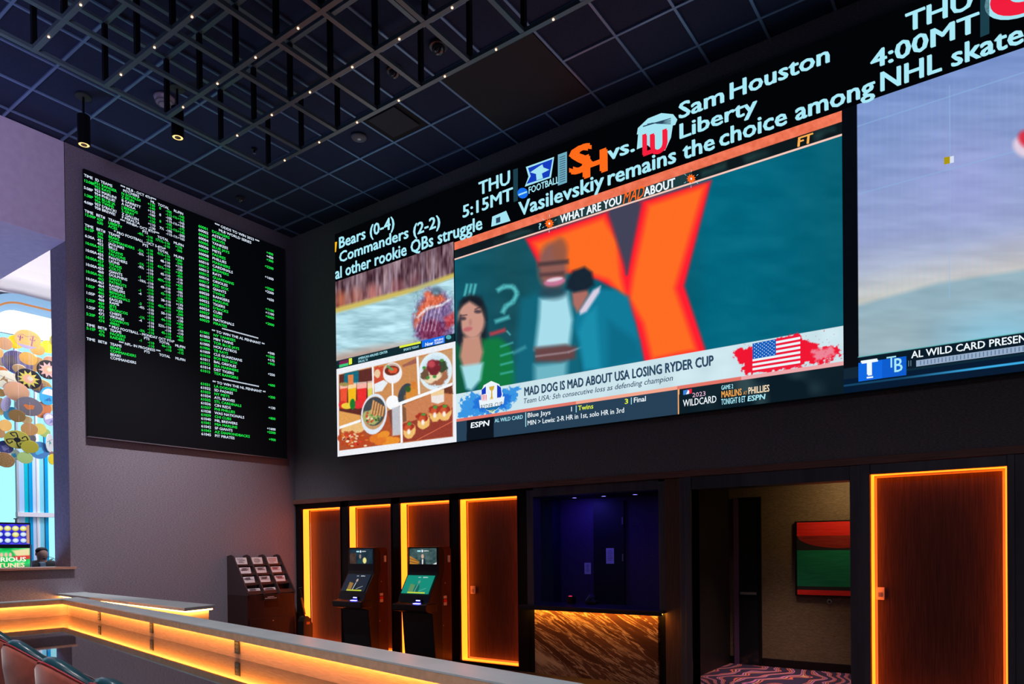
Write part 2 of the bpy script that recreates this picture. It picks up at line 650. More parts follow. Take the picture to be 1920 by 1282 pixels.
def backlit(x0, x1, label, z0=-0.045, z1=2.10, dep=0.16, inset=0.032, reader=None):
    t = thing('backlit_panel', label, 'wall panel', ((x0 + x1) / 2, 0, z0), 'walnut panels edged with amber light')
    y1 = dep
    MB().box(x0, x1, y1, y1 + 0.03, z0, z1, M_REVEAL).build('backing', t)
    MB().box(x0 + inset, x1 - inset, y1 - 0.012, y1, z0 + inset, z1 - inset, M_WOOD).build('board', t)
    e, f0, f1 = 0.004, 0.022, y1 - 0.03
    for a in ((x0, x0 + 0.012, f0, f1, z0 + e, z1 - e), (x1 - 0.012, x1, f0, f1, z0 + e, z1 - e),
              (x0 + 0.012, x1 - 0.012, f0, f1, z1 - 0.012, z1), (x0 + 0.012, x1 - 0.012, f0, f1, z0, z0 + 0.012)):
        MB().box(*a, M_LED).build('light_strip', t)
    fr = MB()
    for a in ((x0 - 0.012, x0, -0.012, 0.02, z0 - 0.012, z1 + 0.012), (x1, x1 + 0.012, -0.012, 0.02, z0 - 0.012, z1 + 0.012), (x0, x1, -0.012, 0.02, z1, z1 + 0.012), (x0, x1, -0.012, 0.02, z0 - 0.012, z0)):
        fr.box(*a, M_BLACK)
    fr.build('frame', t)
    if reader:
        x, z, s = reader
        yb = y1 - 0.013
        r = MB().box(x - 0.035 * s, x + 0.035 * s, yb - 0.03, yb, z - 0.058 * s, z + 0.058 * s, M_WHITEP).build('card_reader', t, bevel=0.004)
        r['label'] = 'small pale card reader'
        MB().box(x - 0.018 * s, x + 0.018 * s, yb - 0.036, yb - 0.0301, z - 0.03 * s, z + 0.012 * s, M_STEEL).build('slot', r)
    return t


backlit(0.16, 1.08, 'amber-edged walnut panel nearest the room corner, with nothing in front of it')
backlit(1.257, 2.163, 'amber-edged walnut panel behind the left betting kiosk')
backlit(2.333, 3.27, 'amber-edged walnut panel behind the right betting kiosk')
backlit(3.438, 4.386, 'amber-edged walnut panel with a small reader, between kiosks and service window', reader=(3.55, 0.89, 0.9))
backlit(8.382, 9.415, 'wide amber-edged walnut panel right of the corridor doorway', reader=(8.44, 0.985, 1.0))

# ------------------------------------------------------------------ corridor behind the doorway
CY = 1.85
mb = MB()
mb.box(5.9, 10.8, CY, CY + 0.15, FZ, 2.6, M_WALLTAN)
struct(mb.build('wall_corridor'))
struct(box('ceiling_corridor', None, mat('corridor_ceiling', (0.05, 0.03, 0.025), 0.6), 6.45, 10.8, 0.2, CY, 2.30, 2.6))
struct(box('wall_booth_side', None, mat('black_partition', (0.012, 0.010, 0.012), 0.5), 6.36, 6.45, 0.2, CY, FZ, 2.6))
mb = MB()
mb.box(6.45, 10.8, CY - 0.018, CY, FZ, 0.02, M_BLACK)
struct(mb.build('baseboard_corridor'))
m = mat('swirl_carpet', (0.1, 0.05, 0.1), 0.95)
N, L, b = nodes(m)
tc = N.new('ShaderNodeTexCoord')
wv = N.new('ShaderNodeTexWave')
wv.inputs['Scale'].default_value = 0.9
wv.inputs['Distortion'].default_value = 14
wv.inputs['Detail'].default_value = 2
wv.inputs['Detail Scale'].default_value = 1.1
cr = N.new('ShaderNodeValToRGB')
cr.color_ramp.interpolation = 'CONSTANT'
els = [(0, (0.02, 0.01, 0.05)), (0.2, (0.55, 0.10, 0.08)), (0.34, (0.02, 0.01, 0.05)), (0.45, (0.60, 0.28, 0.16)), (0.58, (0.06, 0.03, 0.16)), (0.70, (0.50, 0.14, 0.32)), (0.84, (0.02, 0.01, 0.04))]
for k, (p, c) in enumerate(els):
    e = cr.color_ramp.elements[k] if k < 2 else cr.color_ramp.elements.new(p)
    e.position = p
    e.color = (*c, 1)
L.new(tc.outputs['Object'], wv.inputs['Vector'])
L.new(wv.outputs['Fac'], cr.inputs[0])
L.new(cr.outputs[0], b.inputs['Base Color'])
o = box('corridor_carpet', None, m, 6.452, 10.8, 0.2, CY - 0.02, FZ + 0.001, FZ + 0.02)
tag(o, 'dark carpet with orange and violet swirls on the corridor floor', 'carpet')
area_light('corridor_downlight', (7.9, 1.25, 2.25), (7.9, 1.84, 1.5), 0.3, 7, (1.0, 0.66, 0.30))
area_light('corridor_carpet_light', (7.2, 0.9, 2.28), (7.2, 1.1, 0.0), 0.3, 7.0, (1.0, 0.7, 0.6), None, 60)

# glazed black door in the corridor
t = thing('door_1', 'x', 'door', (6.70, CY - 0.02, FZ))
del t['label'], t['category']
t['kind'] = 'structure'
mb = MB()
mb.box(6.515, 6.575, CY - 0.035, CY, FZ, 2.06, mat('violet_lit_frame', (0.10, 0.05, 0.12), 0.4))
mb.box(6.825, 6.86, CY - 0.035, CY, FZ, 2.06, M_BLACK)
mb.box(6.575, 6.825, CY - 0.035, CY, 2.02, 2.06, M_BLACK)
mb.build('door_frame', t)
MB().box(6.575, 6.825, CY - 0.025, CY, FZ + 0.02, 2.02, mat('dark_door_glass', (0.01, 0.012, 0.016), 0.12, 0, ior=1.6)).build('door_leaf', t)
MB().box(6.60, 6.80, CY - 0.05, CY - 0.025, 0.82, 0.85, M_STEEL).build('door_handle', t)

# striped painting
t = thing('painting', 'abstract painting with red, dark half-round and green bands on the corridor wall', 'painting', (7.62, CY - 0.05, 0.85))
px0, px1 = 7.30, 8.30
MB().box(px0 - 0.025, px1 + 0.025, CY - 0.05, CY, 0.825, 1.735, M_BLACK).build('frame', t)
mb = MB()
yy = CY - 0.054
M_RED = textured('paint_red', (0.65, 0.012, 0.01), (0.75, 0.03, 0.02), (1, 1, 12), 4, 5, 0.4)
M_DRED = textured('paint_dark_red', (0.22, 0.012, 0.01), (0.30, 0.03, 0.02), (1, 1, 12), 4, 5, 0.4)
M_GREEN = textured('paint_green', (0.0, 0.17, 0.085), (0.01, 0.24, 0.12), (1, 1, 12), 4, 5, 0.4)
M_CHAR = mat('paint_charcoal', (0.02, 0.02, 0.025), 0.4)
mb.box(px0, px1, yy, yy + 0.006, 1.555, 1.72, M_RED)
mb.box(px0, px1, yy, yy + 0.006, 1.38, 1.555, M_CHAR)
mb.box(px0, px1, yy, yy + 0.006, 0.945, 1.38, M_GREEN)
mb.box(px0, px1, yy, yy + 0.006, 0.90, 0.945, M_CHAR)
mb.box(px0, px1, yy, yy + 0.006, 0.84, 0.90, M_RED)
arc = [(px0 + 0.01 + 0.98 * (0.5 - 0.5 * math.cos(a)), 1.555 - 0.15 * math.sin(a)) for a in np.linspace(0, math.pi, 24)]
mb.prism(arc, yy - 0.002, yy, 'y', M_DRED)
mb.build('canvas', t)
t = thing('door_stop', 'small round steel bumper on the corridor wall under the painting', 'door stop', (7.66, CY, 0.765))
MB().cyl((7.66, CY - 0.03, 0.765), (7.66, CY, 0.765), 0.026, 0.034, M_STEEL).build('ring', t, smooth=False)
MB().cyl((7.66, CY - 0.038, 0.765), (7.66, CY - 0.03, 0.765), 0.014, 0.018, M_PLASTIC).build('rubber_pad', t)

# ------------------------------------------------------------------ booth behind the service window
M_BOOTH = textured('booth_wall', (0.045, 0.022, 0.06), (0.07, 0.035, 0.085), (8, 8, 30), 3, 4, 0.6)
BY = 1.5
mb = MB()
mb.box(3.2, 6.36, BY, BY + 0.1, FZ, 2.4, M_BOOTH)
struct(mb.build('wall_booth'))
struct(box('wall_booth_left', None, mat('booth_dark_side', (0.010, 0.010, 0.03), 0.5), 3.2, 4.10, 1.28, 1.5, FZ, 2.4))
struct(box('ceiling_booth', None, mat('booth_ceiling', (0.02, 0.02, 0.03), 0.6), 3.2, 6.36, 0.2, BY, 2.13, 2.4))
t = thing('door_2', 'x', 'x', (4.9, BY, FZ))
del t['label'], t['category']
t['kind'] = 'structure'
MB().box(4.66, 5.134, BY - 0.04, BY, FZ, 2.08, mat('black_door', (0.006, 0.005, 0.008), 0.5)).build('door_leaf', t)
for z in (1.80, 1.30):
    MB().box(5.105, 5.122, BY - 0.05, BY - 0.04, z - 0.05, z + 0.05, M_STEEL).build('hinge', t)
for k, (x, y, s) in enumerate(((4.60, 1.05, 'leftmost'), (5.04, 1.06, 'middle'), (5.48, 1.09, 'rightmost'))):
    t = thing('recessed_downlight', s + ' of the three blue spots in the ceiling of the service booth', 'downlight', (x, y, 2.12), 'blue spots in the booth ceiling')
    MB().lathe((x, y, 2.118), [(0.045, 0.012), (0.045, 0), (0.032, 0.0), (0.032, 0.012)], M_BLACK).build('ring', t)
    MB().cyl((x, y, 2.119), (x, y, 2.123), 0.03, 0.03, mat('blue_lamp', (0.3, 0.3, 0.9), 0.5, 0, (0.22, 0.20, 1.0), 5.0), 20).build('lamp', t)
area_light('booth_blue_light', (4.55, 1.05, 2.10), (4.5, 1.3, 0.6), 0.3, 4.0, (0.08, 0.06, 1.0))
area_light('booth_blue_light_front', (5.4, 0.45, 2.10), (5.4, 0.5, 0.6), 0.5, 3.0, (0.10, 0.05, 1.0))


def notice(x0, x1, z0, z1, y, label, header=False):
    t = thing('paper_notice', label, 'notice', ((x0 + x1) / 2, y, z0))
    MB().box(x0, x1, y - 0.003, y, z0, z1, M_PAPER).build('sheet', t)
    mb = MB()
    n = 7
    for i in range(n):
        zz = z1 - (z1 - z0) * (0.14 + 0.72 * i / n)
        w_ = (x1 - x0) * (0.66 if i % 3 else 0.45)
        if header and 1 < i < 5:
            w_ = (x1 - x0) * 0.4
        mb.box((x0 + x1) / 2 - w_ / 2, (x0 + x1) / 2 + w_ / 2, y - 0.0045, y - 0.003, zz - 0.006, zz, M_INK)
    mb.build('print', t)


notice(4.49, 4.592, 1.065, 1.225, BY, 'small white notice taped to the booth wall left of the black door', True)
notice(4.858, 4.979, 1.215, 1.43, BY - 0.041, 'taller printed notice stuck on the black door of the booth')

# counter of the booth: black shelf over a slab of brown marble
t = thing('service_counter', 'service window counter with black shelf over brown veined marble front', 'counter', (5.45, 0.05, FZ))
mm = mat('brown_marble', (0.2, 0.1, 0.08), 0.22)
N, L, b = nodes(mm)
tc = N.new('ShaderNodeTexCoord')
mp = N.new('ShaderNodeMapping')
mp.inputs['Scale'].default_value = (0.5, 1, 4.2)
mr = N.new('ShaderNodeMapping')
mr.inputs['Rotation'].default_value = (0, math.radians(-27), 0)
nz0 = N.new('ShaderNodeTexNoise')
nz0.inputs['Scale'].default_value = 2.2
nz0.inputs['Detail'].default_value = 5
mx = N.new('ShaderNodeMix')
mx.data_type = 'RGBA'
mx.blend_type = 'ADD'
mx.inputs['Factor'].default_value = 0.30
nz = N.new('ShaderNodeTexNoise')
nz.inputs['Scale'].default_value = 1.5
nz.inputs['Detail'].default_value = 9
nz.inputs['Roughness'].default_value = 0.62
nz.inputs['Distortion'].default_value = 0.25
cr = N.new('ShaderNodeValToRGB')
els = [(0.0, (0.05, 0.022, 0.018)), (0.40, (0.075, 0.032, 0.026)), (0.452, (0.10, 0.045, 0.034)), (0.470, (0.52, 0.38, 0.30)), (0.492, (0.10, 0.05, 0.04)), (0.545, (0.13, 0.06, 0.045)), (0.56, (0.45, 0.32, 0.25)), (0.585, (0.15, 0.09, 0.07)), (0.64, (0.50, 0.38, 0.30)), (0.8, (0.58, 0.46, 0.37))]
for k, (p, c) in enumerate(els):
    e = cr.color_ramp.elements[k] if k < 2 else cr.color_ramp.elements.new(p)
    e.position = p
    e.color = (*c, 1)
L.new(tc.outputs['Object'], mr.inputs[0])
L.new(mr.outputs[0], mp.inputs[0])
L.new(mp.outputs[0], nz0.inputs['Vector'])
L.new(mp.outputs[0], mx.inputs[6])
L.new(nz0.outputs['Color'], mx.inputs[7])
L.new(mx.outputs[2], nz.inputs['Vector'])
L.new(nz.outputs['Fac'], cr.inputs[0])
L.new(cr.outputs[0], b.inputs['Base Color'])
MB().box(4.628, 6.262, 0.0, 0.05, FZ, 0.715, mm).build('marble_front', t)
MB().box(4.47, 6.358, -0.11, -0.096, 0.690, 0.715, mat('blue_black_shelf', (0.02, 0.02, 0.03), 0.30)).box(4.47, 6.358, -0.11, 0.45, 0.715, 0.745, mat('blue_black_shelf', (0.02, 0.02, 0.03), 0.30)).build('shelf', t, bevel=0.003)
MB().box(4.55, 6.34, -0.085, -0.055, 0.703, 0.7145, M_LEDSHELF).build('light_strip', t)
t = thing('receipt_printer', 'small dark device with a red light on the service window shelf', 'device', (4.95, 0.36, 0.745))
MB().box(4.91, 4.99, 0.30, 0.40, 0.745, 0.835, M_PLASTIC).build('housing', t, bevel=0.006)
MB().box(4.935, 4.965, 0.31, 0.34, 0.835, 0.842, mat('red_indicator', (0.5, 0.02, 0.1), 0.5, 0, (1.0, 0.03, 0.12), 1.2, sample=False)).build('indicator_light', t)
t = thing('barcode_scanner', 'dark handheld scanner with blue glints lying on the service window shelf', 'scanner', (5.25, 0.35, 0.745))
MB().box(5.17, 5.31, 0.31, 0.39, 0.745, 0.79, M_PLASTIC).build('body', t, bevel=0.012)
MB().cyl((5.17, 0.35, 0.785), (5.24, 0.35, 0.855), 0.022, 0.030, mat('blue_glossy_plastic', (0.08, 0.08, 0.25), 0.15)).build('scan_head', t)

# ------------------------------------------------------------------ the video wall
VY = -0.10
VT = thing('video_wall', 'very wide video wall above the panels showing sports shows and a scrolling news ticker', 'video wall', (1.15, 0, 2.85))
MB().box(1.15, 12.5, VY, -0.002, 2.85, 6.20, M_SCRBLACK).build('cabinet', VT)
UX, UZ = (1, 0, 0), (0, 0, 1)


def xcol(px, z, y=VY):
    """where the upright through image column px meets height z on the screen"""
    # px-960 = F*(d.rt)/(d.fw), solved for x
    k = (px - 960) / FPX
    a = RT - k * FW
    return CAM[0] - (a[1] * (y - CAM[1]) + a[2] * (z - CAM[2])) / a[0]


def st(mb, s, m, px0, px1, z0, z1, bold=0.02, shear=0.0, lift=0.004):
    x0 = xcol(px0, z0)
    x1 = xcol(px1, z0)
    text(mb, s, m, (x0, VY - lift, z0), UX, UZ, x1 - x0, z1 - z0, bold, shear)


def sp(mb, pts, m, lift=0.004):
    """flat shape on the screen from points of the photograph"""
    P = [on_y(px, py, VY - lift) for px, py in pts]
    n = len(P)
    mb.add(P, [tuple(range(n))], m)


def sr(mb, x0, x1, z0, z1, m, lift=0.004):
    y = VY - lift
    mb.add([(x0, y, z0), (x1, y, z0), (x1, y, z1), (x0, y, z1)], [(0, 1, 2, 3)], m)


L_CYAN = leds('pale_cyan', (165, 228, 242), 1.0)
L_WHITE = leds('white', (235, 245, 250), 1.0)
L_TEAL = leds('dim_teal', (26, 62, 74), 1.0)
L_ORANGE = leds('orange', (255, 105, 25), 1.0)
L_BLUE = leds('blue', (20, 110, 235), 1.0)
L_DBLUE = leds('deep_blue', (20, 60, 190), 1.0)
L_RED = leds('red', (240, 30, 60), 1.0)
L_PINK = leds('pink', (235, 190, 215), 1.0)
L_NAVY = leds('navy_text', (42, 70, 95), 1.0)
L_BLACK = leds('black', (4, 8, 12), 1.0)
L_YEL = leds('yellow', (225, 240, 60), 1.0)
L_AMB = leds('amber', (245, 170, 80), 1.0)
L_GOLD = leds('gold', (215, 175, 60), 1.0)

# --- ticker strip
tk = MB().box(1.15, 12.5, VY - 0.002, VY, 5.485, 6.19, M_SCRBLACK).build('ticker_screen', VT)
A0, A1, B0, B1, C0, C1 = 5.962, 6.122, 5.750, 5.902, 5.522, 5.688
mb = MB()
st(mb, 'Bears (0-4)', L_CYAN, 635, 741, A0, A1, 0.028)
st(mb, 'Commanders (2-2)', L_CYAN, 636, 827, B0, B1, 0.028)
st(mb, 'al other rookie QBs struggle', L_CYAN, 629, 905, C0, C1, 0.028)
sp(mb, [(628, 454), (632, 453), (630, 472), (628, 473)], leds('marigold', (250, 185, 20)))
st(mb, 'THU', L_CYAN, 898, 958, A0, A1, 0.03)
st(mb, '5:15MT', L_CYAN, 867, 962, B0, B1, 0.028)
sp(mb, [(962, 318), (971, 315), (971, 376), (963, 379)], L_TEAL)
# small stadium icon in the headline
sp(mb, [(923, 406), (949, 395), (957, 414), (921, 425)], L_CYAN)
sp(mb, [(930, 409), (938, 406), (938, 416), (930, 419)], L_NAVY, 0.006)
st(mb, 'Vasilevskiy', L_CYAN, 973, 1132, C0, C1, 0.028)
st(mb, 'remains the', L_CYAN, 1138, 1341, C0, C1, 0.028)
st(mb, 'choice among', L_CYAN, 1348, 1640, C0, C1, 0.028)
st(mb, 'NHL skaters', L_CYAN, 1648, 1975, C0, C1, 0.028)
# championship emblem: flaring blue shape with a pale figure, football lettering, upright banner
sp(mb, [(986, 313), (1039, 294), (1033, 333), (984, 350), (991, 331)], L_CYAN)
sp(mb, [(990, 315), (1036, 298), (1030, 331), (987, 345), (995, 330)], L_DBLUE, 0.006)
sp(mb, [(994, 323), (1012, 311), (1017, 308), (1019, 314), (1030, 318), (1016, 325), (1018, 334), (1006, 338), (1005, 326)], L_CYAN, 0.008)
st(mb, 'FOOTBALL', L_CYAN, 991, 1048, 5.752, 5.83, 0.02)
sp(mb, [(970 + 20 + 10 * math.cos(a) - 10, 362 + 10 * math.sin(a)) for a in np.linspace(0, 2 * math.pi, 16, False)], L_BLUE, 0.005)
sp(mb, [(972, 364), (988, 358), (988, 361), (972, 367)], L_CYAN, 0.007)
sp(mb, [(1046, 290), (1063, 284), (1063, 342), (1046, 348)], leds('steel_cyan', (110, 170, 190)), 0.004)
for i in range(12):
    yb = 294 + i * 4.2
    sp(mb, [(1049, yb + 1), (1060, yb - 3), (1060, yb - 1.6), (1049, yb + 2.2)], L_NAVY, 0.006)
# interlocked S and H
st(mb, 'S', L_ORANGE, 1069, 1110, 5.79, 6.075, 0.06, 0.0, 0.005)
st(mb, 'H', L_ORANGE, 1092, 1141, 5.70, 5.94, 0.06, 0.0, 0.006)
st(mb, 'vs.', L_CYAN, 1140, 1192, 5.80, 5.955, 0.03)
# winged LU emblem
wing = [(1194, 252), (1196, 240), (1215, 222), (1240, 212), (1262, 214), (1270, 224), (1266, 234), (1246, 240), (1215, 250)]
sp(mb, wing, L_CYAN)
for k in range(4):
    sp(mb, [(1205 + 8 * k, 236 - 5 * k + k * k), (1258, 221 + 3.4 * k), (1258, 222.6 + 3.4 * k), (1206 + 8 * k, 238 - 5 * k + k * k)], L_NAVY, 0.006)
sp(mb, [(1197, 246), (1262, 232), (1258, 258), (1247, 282), (1228, 284), (1214, 272), (1194, 280)], L_CYAN, 0.0035)
st(mb, 'L', L_RED, 1204, 1226, 5.71, 5.93, 0.05, 0.0, 0.008)
st(mb, 'U', L_RED, 1219, 1253, 5.68, 5.90, 0.05, 0.0, 0.010)
st(mb, 'Sam', L_CYAN, 1272, 1360, A0, A1, 0.028)
st(mb, 'Houston', L_CYAN, 1366, 1558, A0, A1, 0.028)
st(mb, 'Liberty', L_CYAN, 1272, 1419, B0, B1, 0.028)
st(mb, 'THU', L_CYAN, 1698, 1826, A0, A1, 0.03)
st(mb, '4:00MT', L_CYAN, 1633, 1836, B0, B1, 0.028)
sp(mb, [(1838, -10), (1855, -16), (1855, 63), (1838, 70)], L_TEAL)
# rounded red and white badge at the far right
cx, cz = float(xcol(1925, 5.95)), 5.93
for r, m, l in ((0.27, L_CYAN, 0.004), (0.235, L_RED, 0.006), (0.11, L_CYAN, 0.008), (0.07, L_RED, 0.010)):
    mb.add([(cx + r * 1.05 * math.cos(a), VY - l, cz + r * 0.75 * math.sin(a)) for a in np.linspace(0, 2 * math.pi, 28, False)], [tuple(range(28))], m)
mb.build('lettering', tk)

# --- hockey picture
x0, x1, z0, z1 = 1.15, 3.475, 4.173, 5.485
p = Pic((x0, VY - 0.003, z0), UX, UZ, x1 - x0, z1 - z0, 330)
u, v = p.u, p.v
p.fill((110, 82, 92))
p.speck(7, 26, 90, 1)
p.speck(3, 40, 60, 2)
for px, c in ((640, (220, 120, 80)), (668, (190, 110, 90)), (700, (200, 110, 100)), (745, (150, 80, 85)), (780, (120, 70, 80))):
    p.ell(px, 564 - (px - 640) * 0.22, 11, 17, c, 9, 0.7)
for px in (650, 668, 705, 729, 743, 790, 812):
    p.poly([(px, 400), (px + 2.5, 400), (px + 2.5, 700), (px, 700)], (190, 180, 200), 2, 0.45)
ice = [(625, 588), (700, 568), (780, 546), (860, 517), (860, 700), (625, 700)]
p.poly([(625, 578), (700, 558), (780, 537), (860, 508), (860, 520), (780, 549), (700, 572), (625, 592)], (205, 185, 95), 3)
p.poly(ice, (172, 214, 226), 3)
w_ = (v > 590 - (u - 630) * 0.3)
p.speck(26, 6, 46, 4, w_)
p.poly([(625, 664), (700, 650), (780, 640), (790, 655), (700, 672), (625, 692)], (188, 150, 136), 8, 0.8)
# the skater: white and orange kit, dark violet folds
p.ell(812, 590, 36, 56, (140, 175, 195), 16, 0.6, -15)
p.poly([(790, 562), (800, 545), (812, 540), (830, 546), (846, 566), (850, 600), (852, 640), (800, 645), (778, 630), (775, 600)], (120, 90, 140), 6, 0.9, 4)
p.poly([(796, 562), (812, 548), (828, 552), (836, 562), (822, 572), (800, 580), (786, 604), (778, 612), (780, 588)], (226, 110, 75), 4, 0.95, 3)
p.ell(818, 546, 9, 8, (90, 120, 140), 4)
p.ell(802, 552, 7, 6, (222, 110, 80), 3)
p.poly([(788, 606), (806, 600), (826, 604), (840, 618), (826, 634), (800, 640), (784, 628)], (120, 40, 75), 5, 0.85, 4)
p.poly([(832, 596), (852, 584), (854, 606), (838, 616)], (200, 70, 75), 4, 0.9)
for k in range(6):
    p.line([(780 + k * 7, 620), (786 + k * 8, 590 - k * 4), (806 + k * 5, 572)], 1.3, (230, 220, 235), 1.2, 0.7)
p.line([(782, 596), (800, 578), (828, 572), (845, 560)], 3, (240, 240, 245), 2, 0.85)
p.speck(3, 5, 55, 8, (u > 775) & (v > 545) & (v < 648))
p.poly([(625, 678), (855, 624), (860, 643), (625, 694)], (10, 38, 46), 0.6)
hs = p.build('hockey_screen', VT)
mb = MB()
sp(mb, [(636, 678), (653, 673), (653, 684), (636, 688)], leds('plum', (120, 30, 80)))
sp(mb, [(636, 684), (653, 680), (653, 685), (636, 689)], leds('lime', (60, 200, 120)), 0.006)
sp(mb, [(654, 672), (660, 671), (660, 682), (654, 684)], L_YEL)
st(mb, 'AMERICAN AIRLINES CENTER', L_CYAN, 672, 727, 4.235, 4.268, 0.02)
st(mb, 'DALLAS, TX', L_CYAN, 672, 690, 4.190, 4.222, 0.02)
sp(mb, [(749, 648.5), (789, 639.5), (789, 643.5), (749, 652.5)], L_YEL)
st(mb, 'SPORTS TODAY', L_CYAN, 757, 786, 4.205, 4.235, 0.02)
sp(mb, [(791, 638.5), (834, 628.5), (834, 642.5), (791, 651.5)], L_BLUE)
st(mb, 'Now', L_WHITE, 797, 812, 4.20, 4.245, 0.03, 0.2, 0.006)
st(mb, 'RETURNS', L_WHITE, 815, 832, 4.232, 4.258, 0.03, 0.0, 0.006)
st(mb, 'TUESDAY', L_WHITE, 815, 832, 4.195, 4.221, 0.03, 0.0, 0.006)
sp(mb, [(841 + 5.2 * math.cos(a), 632 + 4.2 * math.sin(a)) for a in np.linspace(0, 2 * math.pi, 12, False)], leds('sea', (80, 170, 180)))
mb.build('lettering', hs)

# --- food advertisement
x0, x1, z0, z1 = 1.15, 3.49, 2.852, 4.173
p = Pic((x0, VY - 0.003, z0), UX, UZ, x1 - x0, z1 - z0, 420)
u, v = p.u, p.v


def C2(pts):        # coordinates of the enlarged study (610..870 x 620..870, factor 5.127)
    return [(610 + a / 5.127, 620 + b / 5.127) for a, b in pts]


def ce(cx, cy, rx, ry, *a, **k):
    p.ell(610 + cx / 5.127, 620 + cy / 5.127, rx / 5.127, ry / 5.127, *a, **k)


p.fill((238, 240, 246))
p.poly(C2([(128, 420), (1222, 165), (1226, 1015), (133, 1160)]), (205, 140, 85), 0.5)
# drinks board, top left
p.poly(C2([(135, 425), (450, 355), (470, 610), (360, 820), (135, 780)]), (95, 42, 38), 0.6)
p.poly(C2([(180, 410), (320, 380), (320, 520), (180, 540)]), (20, 105, 125), 1)
p.poly(C2([(135, 770), (335, 810), (335, 870), (135, 920)]), (225, 160, 85), 1)
for a, b, c in ((140, 212, (238, 80, 50)), (216, 298, (245, 185, 25)), (303, 398, (235, 45, 45)), (405, 455, (225, 210, 90))):
    p.poly(C2([(a, 525 - (a - 140) * 0.08), (b, 515 - (a - 140) * 0.08), (b - 6, 740), (a + 6, 745)]), c, 0.9)
    p.poly(C2([(a, 512 - (a - 140) * 0.1), (b, 504 - (a - 140) * 0.1), (b, 548), (a, 560)]), (250, 220, 205), 0.7, 0.75)
p.poly(C2([(216, 425), (270, 420), (270, 515), (220, 520)]), (230, 130, 70), 0.7)
ce(180, 515, 42, 20, (160, 140, 80), 1, wob=1)
ce(165, 712, 36, 38, (215, 40, 45), 1)
ce(205, 722, 52, 30, (240, 205, 60), 1)
ce(312, 708, 38, 42, (228, 45, 55), 1)
ce(262, 705, 26, 52, (30, 120, 45), 1)
# bowls, top centre
p.poly(C2([(468, 352), (560, 335), (560, 480), (470, 520)]), (205, 75, 50), 1, 1, 1.5, 3)
ce(500, 410, 30, 40, (235, 200, 160), 1.2, wob=1.2)
p.poly(C2([(470, 512), (560, 472), (600, 500), (545, 580), (475, 592)]), (232, 240, 246), 0.8)
ce(646, 405, 92, 102, (242, 240, 244), 1, 1, 6)
ce(642, 372, 74, 58, (205, 175, 160), 1, 1, -8)
ce(640, 382, 70, 46, (110, 42, 30), 1, 1, -8)
ce(652, 378, 44, 34, (225, 85, 50), 1.2, wob=1.5)
p.line(C2([(590, 335), (650, 380)]), 4, (90, 160, 90), 1)
p.poly(C2([(740, 330), (880, 260), (880, 310), (745, 350)]), (160, 95, 80), 1)
p.poly(C2([(636, 500), (654, 500), (656, 640), (640, 640)]), (246, 248, 250), 0.6)
p.ell(610 + 650 / 5.127, 620 + 690 / 5.127, 68 / 5.127, 70 / 5.127, (250, 250, 252), 0.6)
# fried plate at the centre right
ce(770, 610, 66, 110, (60, 68, 78), 1, 1, 20)
ce(830, 590, 50, 100, (220, 140, 55), 2, 1, 30, 2)
ce(795, 560, 26, 30, (50, 90, 40), 1.5)
ce(850, 520, 24, 40, (215, 125, 50), 1.5, wob=1.5)
p.poly(C2([(770, 690), (960, 625), (965, 690), (780, 750)]), (190, 115, 60), 1)
# steak plate, top right
p.poly(C2([(892, 262), (1222, 178), (1220, 500), (905, 610)]), (200, 150, 105), 0.6)
ce(1060, 388, 160, 186, (222, 238, 246), 1, 1, 10)
ce(1060, 388, 130, 152, (205, 228, 240), 2, 1, 10)
ce(1060, 425, 120, 100, (165, 105, 75), 1.5, 1, 0, 2)
ce(1030, 440, 95, 60, (235, 215, 180), 1.5, 1, -10, 2)
ce(960, 420, 40, 50, (110, 80, 60), 1.5, 1, 0, 2)
ce(1125, 340, 45, 62, (60, 75, 50), 1.5, 1, 0, 2)
ce(1040, 350, 66, 76, (120, 35, 45), 1.5, 1, -10, 1.5)
ce(1020, 320, 36, 34, (190, 70, 80), 2)
for a, b in ((950, 355), (1120, 285), (1050, 440), (985, 450)):
    ce(a, b, 18, 14, (70, 140, 60), 1)
# lower right: tray of tacos
p.poly(C2([(735, 720), (1222, 530), (1222, 1015), (745, 1070)]), (205, 130, 85), 0.6)
p.poly(C2([(735, 900), (1222, 740), (1222, 1015), (745, 1070)]), (150, 60, 45), 1.5)
p.poly(C2([(1080, 545), (1222, 520), (1222, 600), (1130, 600)]), (110, 55, 35), 1.5, 1, 1.5)
p.poly(C2([(1015, 590), (1140, 565), (1142, 680), (1080, 702), (1020, 685)]), (238, 228, 224), 0.9)
p.poly(C2([(1015, 590), (1140, 560), (1140, 610), (1020, 628)]), (240, 205, 150), 0.9)
p.poly(C2([(735, 712), (775, 745), (780, 870), (745, 880)]), (130, 85, 60), 1)
for a, b in ((810, 960), (945, 870), (1060, 800), (1150, 790)):
    ce(a, b, 60, 78, (240, 190, 110), 1.2, 1, 15, 1)
    ce(a - 12, b - 40, 58, 46, (165, 50, 35), 1.5, 1, 0, 2)
    ce(a - 20, b - 20, 30, 40, (215, 95, 50), 2, 0.8, 0, 2)
    ce(a - 2, b - 66, 22, 14, (80, 150, 60), 1, 1, 0, 1)
    ce(a - 8, b + 10, 16, 26, (250, 240, 230), 1.4)
p.line(C2([(880, 1050), (1222, 870)]), 1.2, (230, 120, 90), 0.8)
